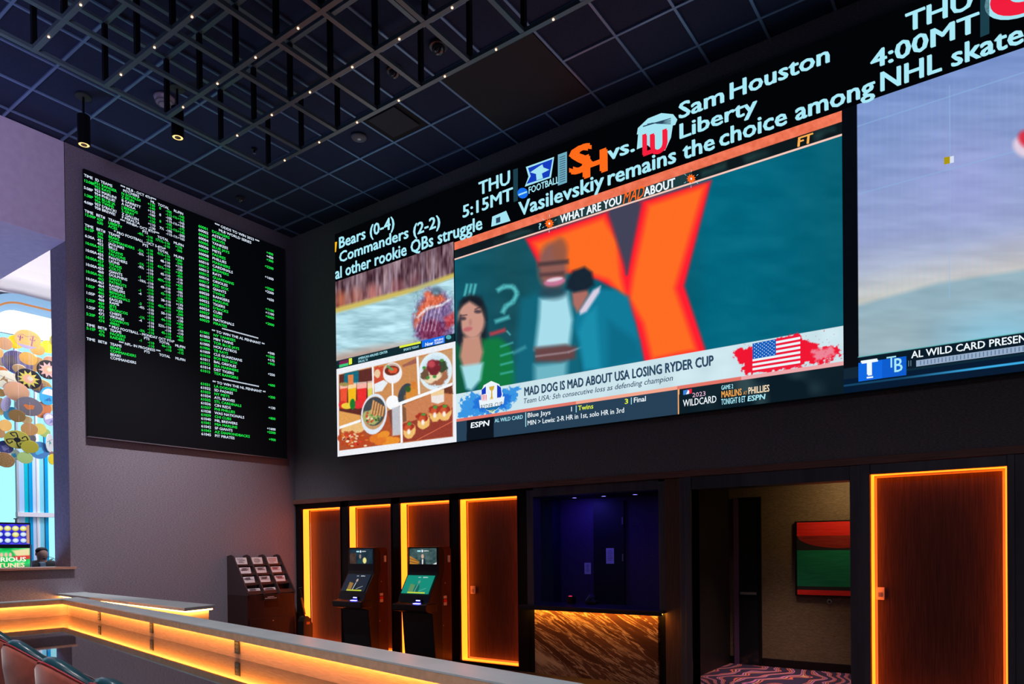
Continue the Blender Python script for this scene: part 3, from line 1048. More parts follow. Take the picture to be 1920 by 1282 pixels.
# lower left: pulled meat roll and crisps
p.poly(C2([(135, 950), (335, 880), (640, 760), (640, 860), (722, 1000), (722, 1080), (135, 1155)]), (175, 80, 45), 0.6)
p.poly(C2([(600, 770), (722, 720), (722, 1000), (640, 950)]), (120, 70, 60), 1)
p.poly(C2([(640, 740), (735, 722), (722, 1000), (645, 1010)]), (205, 215, 225), 1.2, 0.85)
ce(270, 940, 120, 58, (235, 190, 125), 1.2, 1, -12)
ce(280, 1050, 165, 80, (185, 70, 35), 2, 1, 8, 3)
for k in range(34):
    r1, r2 = random.random(), random.random()
    ce(150 + 270 * r1, 990 + 120 * r2, 16, 9, random.choice([(240, 220, 180), (220, 120, 50), (120, 30, 20), (225, 60, 45), (245, 235, 205)]), 0.8, 0.9, random.uniform(-40, 40))
for a, b, r in ((490, 1030, 70), (560, 1000, 60), (600, 1060, 70), (660, 1060, 60), (530, 1060, 60)):
    ce(a, b, r, r * 0.6, random.choice([(235, 145, 45), (245, 170, 70), (225, 120, 40)]), 1, 1, -20)
p.poly(C2([(135, 1152), (735, 1075), (735, 1100), (135, 1180)]), (238, 240, 246), 0.5)
# white dividing bars and the round dish over them
for a in ([(446, 345), (464, 342), (470, 620), (456, 640)], [(874, 250), (896, 246), (912, 608), (892, 612)], [(135, 918), (340, 850), (340, 876), (135, 944)], [(700, 690), (1222, 496), (1222, 524), (700, 722)], [(716, 700), (738, 700), (745, 1075), (724, 1078)]):
    p.poly(C2(a), (246, 248, 252), 0.6)
ce(468, 800, 124, 198, (222, 232, 246), 0.8, 1, 8)
ce(468, 790, 108, 160, (196, 150, 105), 0.8, 1, 8)
ce(470, 775, 106, 140, (66, 72, 78), 0.8, 1, 10)
ce(445, 830, 85, 68, (170, 175, 105), 1.6, 1, 10, 2)
for k in range(26):
    r1, r2 = random.random(), random.random()
    ce(385 + 130 * r1, 780 + 100 * r2, 12, 10, random.choice([(235, 225, 190), (90, 140, 60), (200, 70, 50), (60, 80, 50)]), 0.7, 0.9)
for k in range(5):
    p.line(C2([(445 + k * 26, 800 + k * 6), (468 + k * 24, 668 + k * 14)]), 4.4, (222, 165, 105), 1)
    p.line(C2([(452 + k * 26, 800 + k * 6), (476 + k * 24, 670 + k * 14)]), 1.1, (120, 60, 35), 0.8)
p.speck(1.6, 1.6, 13, 6, (v > 640) & (u > 636) & (u < 850))
fs_ = p.build('food_screen', VT)

# --- studio show
x0, x1, z0, z1 = 3.49, 8.178, 2.852, 5.470
p = Pic((x0, VY - 0.003, z0), UX, UZ, x1 - x0, z1 - z0, 760)
u, v = p.u, p.v


def C3(pts):        # enlarged study of 840..1300 x 400..740, factor 3.7696
    return [(840 + a / 3.7696, 400 + b / 3.7696) for a, b in pts]


p.fill((8, 92, 112))
k = np.clip((u - 850) / 200, 0, 1)
p.fill((24, 72, 80), 1.0, np.clip(1 - np.abs(u - 960) / 140, 0, 1) * 0.75)
p.fill((0, 105, 130), 1.0, np.clip((u - 1290) / 40, 0, 1) * 0.9)
p.fill((14, 90, 105), 1.0, np.clip((u - 1400) / 200, 0, 1) * 0.6)
p.speck(60, 24, 10, 11)
# giant orange letter strokes with red edges
red = [(985, 447), (1140, 396), (1173, 455), (1175, 515), (1200, 378), (1334, 338), (1283, 536), (1325, 662), (1207, 684), (1190, 606), (1160, 545), (1120, 524), (1085, 515), (1012, 500)]
p.poly([(1135, 390), (1205, 372), (1178, 520)], (66, 66, 88), 3)
p.poly(red, (255, 30, 48), 4)
p.poly([(1000, 455), (1132, 408), (1158, 452), (1164, 516), (1174, 560), (1140, 525), (1100, 512), (1050, 508), (1025, 500)], (255, 108, 34), 7)
p.poly([(1186, 520), (1215, 384), (1322, 348), (1266, 540), (1306, 656), (1222, 674), (1206, 606), (1180, 560)], (255, 108, 34), 7)
p.poly([(1140, 400), (1203, 380), (1175, 512)], (66, 66, 88), 5)
# chalky marks left of the group
ch = (95, 205, 205)
for k in range(3):
    p.line([(871 + k * 8, 555), (876 + k * 8, 532)], 4.5, ch, 2, 0.8)
p.line([(932, 545), (945, 537), (962, 537), (970, 550), (962, 566), (948, 574), (942, 587)], 8, (90, 195, 198), 3, 0.9)
p.line([(928, 603), (955, 594)], 7, (90, 195, 198), 3, 0.85)
p.line([(918, 627), (948, 618)], 7, (205, 60, 70), 3, 0.85)
p.line([(950, 620), (957, 628)], 3, ch, 1.5, 0.7)
# woman in a green jacket at the left
p.poly([(862, 566), (880, 552), (902, 556), (912, 580), (914, 640), (900, 680), (862, 690), (855, 640)], (24, 34, 44), 5)
p.poly([(848, 640), (866, 650), (874, 742), (848, 748)], (12, 86, 58), 4)
p.poly([(905, 636), (935, 632), (958, 650), (975, 728), (896, 742), (898, 690)], (12, 120, 62), 5)
p.poly([(868, 632), (900, 628), (906, 660), (898, 694), (872, 700), (862, 668)], (196, 142, 122), 4)
p.ell(884, 598, 25, 36, (204, 150, 134), 4, 1, -4)
p.poly([(860, 580), (868, 560), (890, 556), (905, 566), (912, 600), (902, 578), (880, 564), (868, 572)], (20, 26, 34), 4)
p.poly([(858, 606), (864, 590), (866, 640), (858, 640)], (24, 34, 44), 3)
p.ell(868, 597, 6, 3.4, (60, 50, 60), 2, 0.85)
p.ell(896, 584, 7, 3.4, (60, 50, 60), 2, 0.85)
p.line([(862, 592), (876, 590)], 2, (60, 45, 50), 1.2, 0.8)
p.line([(890, 580), (904, 574)], 2, (60, 45, 50), 1.2, 0.8)
p.ell(882, 604, 3, 6, (172, 118, 108), 2, 0.6)
p.ell(877, 617, 9, 4, (188, 96, 104), 2, 0.85, -12)
p.poly([(864, 686), (906, 680), (901, 712), (884, 732), (874, 728)], (165, 222, 230), 4)
# tall man with glasses, blurred laugh
p.poly([(976, 560), (1012, 546), (1060, 545), (1084, 566), (1092, 620), (1090, 706), (962, 726), (968, 640)], (14, 100, 120), 8)
p.poly([(1012, 560), (1064, 548), (1074, 600), (1068, 648), (1003, 655), (1010, 596)], (168, 222, 236), 6)
p.poly([(1002, 684), (1064, 676), (1062, 712), (1002, 720)], (120, 190, 205), 7, 0.9)
p.ell(1036, 500, 27, 46, (142, 92, 84), 7)
p.ell(1050, 468, 14, 22, (150, 88, 66), 6, 0.9)
p.ell(1036, 548, 25, 12, (40, 70, 84), 7, 0.9)
p.poly([(1008, 492), (1066, 486), (1066, 494), (1008, 500)], (74, 56, 58), 3, 0.9)
p.poly([(1012, 512), (1058, 508), (1058, 516), (1012, 519)], (80, 56, 60), 3, 0.8)
p.ell(1040, 528, 20, 8, (206, 120, 158), 3, 0.9, -10)
p.ell(1040, 524, 15, 3.4, (232, 220, 228), 2, 0.9, -10)
p.poly([(1002, 652), (1060, 646), (1080, 650), (1078, 672), (1050, 678), (1004, 678)], (108, 66, 66), 5, 0.95)
p.line([(1004, 668), (1066, 660), (1092, 650)], 3, (190, 180, 190), 2, 0.6)
# second man bent forward in a bright blue jacket
p.poly([(1080, 590), (1092, 566), (1120, 542), (1152, 542), (1178, 556), (1190, 600), (1200, 640), (1206, 676), (1130, 694), (1094, 694), (1086, 640), (1076, 612)], (14, 122, 152), 5)
p.poly([(1098, 590), (1118, 576), (1126, 692), (1096, 694), (1084, 622)], (30, 150, 180), 6, 0.7)
p.poly([(1140, 600), (1196, 640), (1204, 674), (1140, 690)], (8, 100, 128), 8, 0.7)
p.poly([(1086, 582), (1112, 544), (1126, 536), (1124, 548), (1100, 584), (1088, 590)], (216, 206, 226), 3)
p.poly([(1072, 548), (1100, 536), (1104, 552), (1090, 576), (1082, 586), (1074, 570)], (172, 108, 98), 4)
p.poly([(1064, 526), (1074, 508), (1096, 500), (1110, 510), (1114, 534), (1100, 544), (1076, 548), (1062, 540)], (22, 36, 50), 4)
for k in range(4):
    p.line([(938, 650 + k * 17), (962, 642 + k * 17 + k)], 3.2, (80, 190, 190), 2, 0.75)
p.line([(962, 662), (986, 650)], 6, (90, 180, 190), 3, 0.55)
# the show's top strip and lower banner
V = lambda xx, zz: pix((xx, VY, zz))
zz = p.P[:, 2]
sm = lambda a, b_: np.clip((zz - a) / b_, 0, 1)
p.fill((12, 24, 28), 1.0, (zz > 5.25).astype(float))
sk = np.clip((noise(u / 26, v / 22, 21) - 0.42) * 3.2, 0, 1) * ((u < 1110) | (u > 1285)) * np.clip(1 - np.abs(zz - 5.31) / 0.09, 0, 1)
p.fill((40, 72, 72), 1.0, sk * 0.7)
p.fill((34, 66, 70), 1.0, ((zz > 5.25) & (u > 1046) & (u < 1296)).astype(float) * 0.85)
p.fill((236, 116, 84), 1.0, (zz > 5.368).astype(float))
p.speck(9, 9, 22, 12, (zz > 5.368))
p.fill((250, 205, 190), 1.0, ((zz > 5.236) & (zz < 5.254)).astype(float))
p.fill((204, 228, 236), 1.0, (zz < 3.483).astype(float))
p.speck(40, 30, 12, 14, (zz < 3.483))
# blue and red paint splashes, wobbly edges
p.poly([(861, 782), (864, 752), (884, 736), (905, 742), (945, 728), (974, 725), (966, 752), (952, 766), (920, 776), (880, 784)], (40, 140, 225), 1.5, 0.9, 6, 5)
p.poly([(884, 764), (900, 740), (940, 735), (960, 740), (950, 762), (918, 774)], (30, 110, 215), 1.5, 0.9, 4, 4)
p.poly([(1374, 662), (1384, 652), (1412, 650), (1500, 625), (1512, 640), (1545, 652), (1572, 648), (1576, 664), (1540, 682), (1512, 680), (1500, 690), (1396, 702), (1390, 684)], (240, 22, 50), 1.2, 1, 5, 5)
p.poly([(1520, 656), (1560, 648), (1568, 664), (1530, 676)], (236, 190, 204), 3, 0.65, 4, 4)
p.poly([(1500, 612), (1580, 590), (1580, 640), (1510, 640)], (204, 228, 236), 0.5, 0.0)
p.fill((198, 46, 70), 1.0, ((zz < 3.483) & (zz > 3.16) & (u > 1500) & (noise(u / 3, v / 3, 31) > 0.90)).astype(float) * 0.8)
kk = np.clip((u - 860) / 400, 0, 1)
p.fill((226, 118, 104), 1.0, ((zz < 3.153) & (zz > 3.114)).astype(float))
p.fill((248, 178, 150), 1.0, ((zz < 3.150) & (zz > 3.118) & (u > 1080) & (u < 1270)).astype(float) * 0.8)
p.fill((240, 190, 200), 1.0, ((zz < 3.150) & (zz > 3.118) & (u > 1390)).astype(float) * 0.7)
low = (zz <= 3.114)
p.fill((38, 64, 86), 1.0, low.astype(float))
p.fill((6, 26, 36), 1.0, (low & (u > 1272)).astype(float))
p.fill((70, 96, 100), 1.0, (low & (u > 1272)) * np.clip((noise(u / 34, v / 26, 41) - 0.35) * 1.8, 0, 1) * np.clip(1 - np.abs(u - 1420) / 180, 0, 1) * 0.75)
p.fill((4, 14, 24), 1.0, (low & (u > 875) & (u < 926)).astype(float))
p.fill((245, 175, 110), 1.0, (low & (u > 1271.2) & (u < 1273.4)).astype(float))
ss = p.build('studio_screen', VT)
mb = MB()
st(mb, 'WHAT ARE YOU', L_WHITE, 1051, 1166, 5.272, 5.362, 0.035)
st(mb, 'MAD', L_ORANGE, 1167, 1207, 5.262, 5.385, 0.01, 0.25)
st(mb, 'ABOUT', L_WHITE, 1208, 1266, 5.266, 5.358, 0.035)
st(mb, 'FT', L_AMB, 1494, 1523, 5.268, 5.352, 0.035, 0.1)
st(mb, '?', L_CYAN, 1009, 1016, 5.28, 5.35, 0.01)
for cx_, cy_ in ((1030, 419), (1296, 335)):
    st_pts = []
    for i in range(22):
        r = 9.5 if i % 2 else 6.2
        a = 2 * math.pi * i / 22
        st_pts.append((cx_ + r * 0.95 * math.cos(a), cy_ + r * math.sin(a)))
    sp(mb, st_pts, L_ORANGE)
    sp(mb, [(cx_ + 1.6 * math.cos(a), cy_ + 2.4 * math.sin(a)) for a in np.linspace(0, 6.28, 8, False)], L_WHITE, 0.006)
    for i in range(6):
        a = math.pi * 2 * (i + 0.5) / 6
        sp(mb, [(cx_ + 11 * math.cos(a), cy_ + 12 * math.sin(a)), (cx_ + 15 * math.cos(a), cy_ + 17 * math.sin(a)), (cx_ + 15 * math.cos(a + .05), cy_ + 17 * math.sin(a + .05)), (cx_ + 11 * math.cos(a + .05), cy_ + 12 * math.sin(a + .05))], L_CYAN)
st(mb, 'MAD DOG IS MAD ABOUT USA LOSING RYDER CUP', L_NAVY, 983, 1338, 3.312, 3.412, 0.042)
st(mb, 'Team USA: 5th consecutive loss as defending champion', L_NAVY, 981, 1262, 3.218, 3.278, 0.008, 0.2)
st(mb, 'ESPN', L_WHITE, 882, 918, 3.008, 3.075, 0.03, 0.15)
st(mb, 'AL WILD CARD', L_CYAN, 928, 981, 3.036, 3.082, 0.015)
sp(mb, [(985, 773), (986.4, 773), (986.4, 800), (985, 800)], L_CYAN)
st(mb, 'Blue Jays', L_WHITE, 989, 1033, 3.040, 3.094, 0.01)
st(mb, 'MIN > Lewis: 2-R HR in 1st, solo HR in 3rd', L_WHITE, 989, 1171, 2.946, 3.002, 0.012)
st(mb, '1', L_WHITE, 1069, 1075, 3.040, 3.094, 0.01)
sp(mb, [(1079.6, 760), (1081, 760), (1081, 773), (1079.6, 773)], L_CYAN)
st(mb, 'Twins', L_YEL, 1084, 1113, 3.040, 3.094, 0.015)
st(mb, '3', L_YEL, 1171, 1179, 3.040, 3.094, 0.02)
sp(mb, [(1183, 745), (1184.4, 745), (1184.4, 758), (1183, 758)], L_CYAN)
st(mb, 'Final', L_WHITE, 1188, 1212, 3.040, 3.094, 0.015)
# wild card logo and game notice
sp(mb, [(1281, 732), (1297, 728.5), (1297, 737), (1281, 740.5)], leds('league_blue', (60, 130, 215)))
sp(mb, [(1290, 730), (1297, 728.5), (1297, 737), (1293, 738)], L_RED, 0.006)
sp(mb, [(1286, 739.2), (1290, 731), (1292.5, 733), (1291.5, 738.2)], L_WHITE, 0.008)
st(mb, '2023', L_PINK, 1298, 1324, 3.010, 3.055, 0.0)
st(mb, 'WILDCARD', L_WHITE, 1281, 1344, 2.925, 2.995, 0.012)
st(mb, 'GAME 2', L_CYAN, 1352.5, 1375, 3.045, 3.088, 0.02)
st(mb, 'MARLINS', L_AMB, 1352.5, 1391, 2.965, 3.03, 0.02)
st(mb, 'AT', L_AMB, 1394, 1401, 2.965, 2.998, 0.0)
st(mb, 'PHILLIES', leds('pale_gold', (250, 225, 190)), 1403, 1443, 2.965, 3.03, 0.02)
st(mb, 'TONIGHT 8 ET', L_CYAN, 1352.5, 1398, 2.892, 2.95, 0.02)
st(mb, 'ESPN', L_CYAN, 1401, 1435, 2.895, 2.945, 0.03, 0.15)
# cup badge: shield with flag panels and a gold cup
sp(mb, [(921, 714), (936, 720), (943, 738), (940, 756), (934, 766), (923, 774), (911, 768), (903, 756), (901, 736), (907, 722)], L_WHITE, 0.004)
sp(mb, [(932, 721), (939, 726), (941, 740), (939, 745), (932, 746)], L_DBLUE, 0.006)
for i in range(4):
    sp(mb, [(903 + i * 2.6, 740), (904.2 + i * 2.6, 739.6), (904.6 + i * 2.6, 751), (903.6 + i * 2.6, 751.4)], L_RED, 0.006)
sp(mb, [(903, 731), (911, 724), (911, 738), (903, 740)], L_DBLUE, 0.006)
sp(mb, [(917, 725), (927, 723), (926, 729), (923, 733), (923.5, 744), (925, 748), (918, 749), (920.5, 744), (921, 733), (918, 730)], L_GOLD, 0.006)
sp(mb, [(898, 750), (946, 743), (944, 757), (900, 765)], L_WHITE, 0.006)
sp(mb, [(907, 765.5), (939, 759.5), (933, 766), (923, 772), (912, 768)], leds('green_blue', (20, 110, 170)), 0.006)
st(mb, 'RYDER CUP', L_NAVY, 902, 943, 3.228, 3.283, 0.0, 0.0, 0.008)
st(mb, '2023', L_YEL, 917, 929, 3.165, 3.20, 0.0, 0.0, 0.009)
# flag with stripes and stars
fa, fb, fc, fd = np.array((1411.0, 644.0)), np.array((1500.5, 626.5)), np.array((1500.5, 685.0)), np.array((1411.0, 698.5))


def fl(s, t):
    a = fa + (fb - fa) * s
    b_ = fd + (fc - fd) * s
    return tuple(a + (b_ - a) * t)


for i in range(13):
    t0, t1 = i / 13, (i + 1) / 13
    sp(mb, [fl(0, t0), fl(1, t0), fl(1, t1), fl(0, t1)], L_RED if i % 2 == 0 else L_WHITE, 0.006)
sp(mb, [fl(0, 0), fl(0.49, 0), fl(0.49, 7 / 13), fl(0, 7 / 13)], leds('flag_blue', (20, 95, 190)), 0.008)
for r in range(9):
    for c in range(6 if r % 2 == 0 else 5):
        s = 0.04 + c * 0.082 + (0 if r % 2 == 0 else 0.041)
        t_ = 0.035 + r * 0.058
        q = fl(s, t_)
        sp(mb, [(q[0] - 1.0, q[1]), (q[0], q[1] - 1.1), (q[0] + 1.0, q[1]), (q[0], q[1] + 1.1)], L_WHITE, 0.010)
mb.build('lettering', ss)

# --- right hand picture, pale aerial view
x0, x1, z0, z1 = 8.178, 12.5, 2.852, 5.478
p = Pic((x0, VY - 0.003, z0), UX, UZ, x1 - x0, z1 - z0, 520)
u, v = p.u, p.v
zz, xx = p.P[:, 2], p.P[:, 0]
t_ = np.clip((5.478 - zz) / 1.6, 0, 1)
p.c = np.outer(1 - t_, (122, 148, 205)) + np.outer(t_, (160, 168, 210))
p.fill((160, 165, 222), 1.0, np.clip(1 - np.hypot((u - 1810) / 120, (v - 330) / 120), 0, 1) * 0.7)
p.fill((196, 208, 208), 1.0, np.clip((4.25 - zz) / 0.7 - (xx - 8.3) * 0.1, 0, 1) * np.clip(1.2 - (u - 1610) / 420, 0, 1))
p.fill((216, 205, 185), 1.0, np.clip((3.98 - zz) / 0.4 + (xx - 8.9) * 0.22, 0, 1) * 0.7)
p.poly([(1560, 585), (1610, 572), (1760, 530), (1990, 495), (1990, 760), (1560, 760)], (146, 176, 190), 5)
p.fill((140, 205, 232), 1.0, (v > 560) * np.clip(1 - np.hypot((u - 1880) / 150, (v - 640) / 90), 0, 1) * 0.85)
p.poly([(1560, 650), (1600, 600), (1720, 590), (1740, 680), (1600, 700)], (160, 182, 190), 22, 0.6)
p.speck(70, 14, 14, 51)
for px in range(1620, 1980, 14):
    p.poly([(px, 150), (px + 3, 150), (px + 3, 560), (px, 560)], (150, 190, 205), 2, 0.13)
p.fill((140, 180, 225), 1.0, ((np.abs(zz - 5.275) < 0.006) | (np.abs(zz - 4.66) < 0.005)).astype(float) * 0.7)
p.poly([(1780, 160), (1781.4, 160), (1781.4, 560), (1780, 560)], (150, 185, 230), 0.6, 0.6)
p.ell(1922, 276, 18, 24, (225, 205, 225), 5, 1, -60)
p.ell(1930, 262, 16, 22, (215, 50, 70), 5, 1, -60)
low = (zz < 3.30 - (xx - 8.3) * 0.0)
p.fill((8, 42, 58), 1.0, ((zz < 3.165) & (xx > 8.3)).astype(float))
p.fill((4, 20, 34), 1.0, ((zz < 3.165) & (zz > 3.0) & (xx > 8.3)).astype(float) * 0.8)
p.fill((5, 8, 14), 1.0, (xx < 8.311).astype(float))
p.fill((14, 36, 52), 1.0, ((xx < 8.311) & (zz < 3.085)).astype(float))
p.fill((0, 24, 48), 1.0, (zz < 2.985).astype(float))
p.fill((60, 175, 235), 1.0, ((zz > 2.915) & (zz < 2.935)) * np.clip(0.35 + (u - 1700) / 200, 0.3, 1))
p.fill((90, 190, 190), 1.0, ((zz > 3.165) & (zz < 3.175) & (xx > 8.3)).astype(float) * 0.7)
ws = p.build('sky_view_screen', VT)
mb = MB()
sp(mb, [(1609.5, 680.5), (1654, 674), (1654, 709), (1609.5, 715.5)], leds('team_blue', (14, 104, 226)))
sp(mb, [(1654, 674), (1699.5, 667.5), (1699.5, 703), (1654, 709)], leds('team_blue_dark', (10, 92, 206)))
st(mb, 'T', L_WHITE, 1616, 1645, 2.992, 3.125, 0.05, 0, 0.006)
sp(mb, [(1625, 706.5), (1637, 705), (1637, 708), (1625, 709.6)], L_WHITE, 0.006)
st(mb, 'T', L_CYAN, 1662, 1681, 3.03, 3.13, 0.0, 0, 0.006)
st(mb, 'B', L_CYAN, 1675, 1693, 2.985, 3.105, 0.012, 0, 0.007)
st(mb, 'AL WILD CARD PRESENTED', L_WHITE, 1709, 1968, 3.088, 3.148, 0.018)
xa, xb = xcol(1718, 3.03), 10.4
st(mb, '11', leds('grey_cyan', (130, 170, 190)), 1702, 1710, 3.02, 3.07, 0.0)
sr(mb, xa, xb, 3.008, 3.062, leds('mist', (150, 172, 200)))
for i in range(60):
    xs = xa + 0.03 + i * 0.027
    sr(mb, xs, xs + 0.007, 3.016, 3.054, leds('mist_dark', (92, 118, 150)), 0.006)
sp(mb, [(1770, 295), (1781, 293), (1781, 306), (1770, 308.5)], leds('mustard', (170, 150, 20)))
sp(mb, [(1781, 293.5), (1788.5, 292), (1788.5, 304.5), (1781, 306)], leds('pale_square', (215, 225, 245)))
mb.build('lettering', ws)

# ------------------------------------------------------------------ the odds board on the left wall
BX = 0.06
bt = thing('odds_board', 'tall black board of green and white betting odds on the left wall', 'odds board', (0, -1.67, 2.9))
MB().box(0.02, BX, -3.15, -0.19, 2.90, 6.225, M_SCRBLACK).build('display_panel', bt)
MB().box(0.02, BX + 0.004, -3.15, -0.19, 2.888, 2.90, mat('board_edge', (0.25, 0.22, 0.27), 0.3, 0.7)).build('bottom_edge', bt)
L_G = leds('board_green', (30, 245, 80), 1.0)
L_W = leds('board_white', (225, 238, 255), 1.0)
mb = MB()
Z1, DZ, CH = 6.127, 0.04413, 0.0325


def bl(s, y, row, m, align='l', z=None, sq=1.0, h=None):
    zz = Z1 - (row - 1) * DZ if z is None else z
    text(mb, s, m, (BX + 0.004, y, zz), (0, 1, 0), (0, 0, 1), None, h or CH, 0.018, 0.0, align, sq)


def heads(r, cols):
    for s, y, a in cols:
        bl(s, y, r, L_W, a)


HB = [('TIME', -3.15, 'l'), ('BET#', -3.015, 'l'), ('TEAMS', -2.87, 'l'), ('PTS', -2.40, 'c'), ('TOTAL', -2.235, 'l'), ('ML/FIN', -1.865, 'r')]
bl('*** MLB - OCT 4TH***', -2.71, 0, L_W)
heads(1, [('TIME', -3.15, 'l'), ('ID', -3.02, 'l'), ('TEAMS', -2.955, 'l'), ('PITCHERS', -2.68, 'l'), ('ML', -2.262, 'r'), ('TOTAL', -2.222, 'l'), ('RL/FIN', -1.865, 'r')])
M1 = [('951', 'RANGER', 'N EOVALDI', '+120', '8', '-105', '-165', ''), ('952', 'RAYS', 'Z EFLIN', '-140', '', '-115', '+145', '12:08P'),
      ('953', 'MARLIN!', 'B GARRETT', '+135', '8', '-105', '-165', ''), ('954', 'PHILLIE!', 'A NOLA', '-160', '', '-115', '+145', '5:08P'),
      ('955', 'BLUE JA', 'J BERRIOS', '+110', '8', '-105', '-175', ''), ('956', 'TWINS', 'S GRAY', '-130', '', '-115', '+145', '1:38P'),
      ('957', "D'BACK!", 'Z GALLEN', '+110', '7\u00bd', '-105', '-200', ''), ('958', 'BREWE!', 'F PERALTA', '-130', '', '-115', '+165', '4:08P')]
for i, (n, tm, pi, ml, to, tp, rl, hr) in enumerate(M1):
    r = 2 + i
    c = L_G if (i // 2) % 2 == 0 else L_W
    bl(n, -3.03, r, c)
    bl(tm, -2.945, r, c)
    bl(pi, -2.70, r, c)
    bl(ml, -2.262, r, c, 'r')
    bl(to, -2.205, r, c)
    bl(tp, -2.03, r, c, 'r')
    bl(('-1\u00bd' if i % 2 else '') + rl, -1.85, r, c, 'r')
    if hr:
        bl(hr, -3.155, r - 0.5, c)
bl('*** WNBA- OCT 8TH***', -2.72, 10, L_W)
heads(11, HB)


def game(r, c, hr, n1, t1, n2, t2, pts, k):
    bl(hr, -3.15, r + 0.0, c)
    bl(n1, -3.005, r, c)
    bl(n2, -3.005, r + 1, c)
    bl(t1, -2.87, r, c)
    bl(t2, -2.87, r + 1, c)
    bl('-110', -2.30, r, c, 'r')
    bl(pts, -2.50, r + (k % 2), c)
    bl('-110', -2.30, r + 1, c, 'r')
    to = ('171\u00bd', '41\u00bd', '48', '41\u00bd', '45', '40\u00bd', '49', '43', '38', '45\u00bd', '50', '44', '52\u00bd', '45', '46')[k % 15]
    bl(to + '-110', -2.065, r, c, 'r')
    bl('-110', -2.065, r + 1, c, 'r')
    ml = (('+170', '-200'), ('+200', '-240'), ('+110', '-130'), ('+350', '-450'), ('-110', '-110'), ('+425', '-600'), ('-105', '-115'), ('-200', '+170'))[k % 8]
    bl(ml[0], -1.89, r, c, 'r')
    bl(ml[1], -1.89, r + 1, c, 'r')


game(12, L_G, '12:00P', '629', 'LIBERTY', '630', 'ACES', '-4\u00bd', 0)
bl('* PRO FOOTBALL - OCT 5-8TH*', -2.80, 14, L_W)
heads(15, HB)
G = [('5:15P', '305', 'BEARS', '306', 'COMMANDERS', '-5\u00bd'), ('6:30A', '451', 'JAGUARS', '452', 'BILLS', '-5\u00bd'), ('10:00A', '453', 'TEXANS', '454', 'FALCONS', '-1\u00bd'),
     ('10:00A', '455', 'PANTHERS', '456', 'LIONS', '-9\u00bd'), ('10:00A', '457', 'TITANS', '458', 'COLTS', '-1'), ('10:00A', '459', 'GIANTS', '460', 'DOLPHINS', '-10\u00bd'),
     ('10:00A', '461', 'SAINTS', '462', 'PATRIOTS', '-1'), ('10:00A', '463', 'RAVENS', '464', 'STEELERS', '-4'), ('1:05P', '465', 'BENGALS', '466', 'CARDINALS', '-3'),
     ('1:05P', '467', 'EAGLES', '468', 'RAMS', '-4\u00bd'), ('1:25P', '469', 'JETS', '470', 'BRONCOS', '-1\u00bd'), ('1:25P', '471', 'CHIEFS', '472', 'VIKINGS', '-4'),
     ('5:20P', '473', 'COWBOYS', '474', '49ERS', '-3\u00bd')]
for i, g in enumerate(G):
    game(16 + 2 * i, L_G if i % 2 == 0 else L_W, *g, i + 1)
bl('* PRO FOOTBALL - MONDAY OCT 9TH*', -2.88, 42, L_W)
heads(43, HB)
game(44, L_G, '5:15P', '475', 'PACKERS', '476', 'RAIDERS', '-1', 14)
bl('*** NFL- IN PROGRESS ***', -2.76, 46, L_W)
heads(47, HB)
for i, (s, c) in enumerate((('BEARS', L_G), ('COMMANDERS', L_G), ('BEARS', L_W), ('COMMANDERS', L_W))):
    bl(s, -2.87, 48 + i, c)
# right table
RZ, RP, RH = 6.045, 0.0550, 0.036


def br(s, y, row, m, align='l'):
    text(mb, s, m, (BX + 0.004, y, RZ - row * RP), (0, 1, 0), (0, 0, 1), None, RH, 0.018, 0.0, align, 1.15)


br('*** ODDS TO WIN 2023 ***', -1.39, -2.15, L_W)
br('MLB WORLD SERIES', -1.33, -1.0, L_W)
WS = [('60001', 'DODGERS', '+400'), ('60002', 'ASTROS', '+450'), ('60003', 'BRAVES', '+300'), ('60004', 'YANKEES', ''), ('60005', 'BLUE JAYS', '+2200'), ('60006', 'METS', ''), ('60007', 'PADRES', ''),
      ('60008', 'PHILLIES', '+1600'), ('60009', 'MARINERS', ''), ('60010', 'CARDINALS', ''), ('60012', 'BREWERS', '+3300'), ('60013', 'RAYS', '+2200'), ('60015', 'GUARDIANS', ''), ('60016', 'ORIOLES', '+650'),
      ('60017', 'RED SOX', ''), ('60018', 'GIANTS', ''), ('60019', 'TWINS', '+1100'), ('60020', 'RANGERS', '+1100'), ('60021', 'MARLINS', '+6000'), ('60022', 'TIGERS', ''), ('60023', "D'BACKS", '+2000'),
      ('60024', 'CUBS', ''), ('60027', 'REDS', ''), ('60028', 'NATIONALS', ''), ('60029', 'PIRATES', '')]
AL = [('61001', 'NY YANKEES', ''), ('61003', 'MIN TWINS', '+500'), ('61004', 'TOR BLUE JAYS', '+1500'), ('61005', 'HOU ASTROS', '+175'), ('61006', 'TB RAYS', '+900'), ('61009', 'CLE GUARDIANS', ''),
      ('61010', 'BOS RED SOX', ''), ('61011', 'BAL ORIOLES', '+250'), ('61012', 'SEA MARINERS', ''), ('61014', 'DET TIGERS', ''), ('61015', 'TEX RANGERS', '+600')]
NL = [('61031', 'LA DODGERS', '+200'), ('61032', 'SD PADRES', ''), ('61033', 'NY METS', ''), ('61034', 'ATL BRAVES', '+130'), ('61035', 'STL CARDINALS', ''), ('61036', 'CIN REDS', ''), ('61037', 'PHI PHILLIES', '+800'),
      ('61038', 'WAS NATIONALS', ''), ('61039', 'CHI CUBS', ''), ('61040', 'MIL BREWERS', '+1600'), ('61041', 'MIA MARLINS', '+2500'), ('61042', 'SF GIANTS', ''), ('61043', 'AZ DIAMONDBACKS', '+900'), ('61045', 'PIT PIRATES', '')]
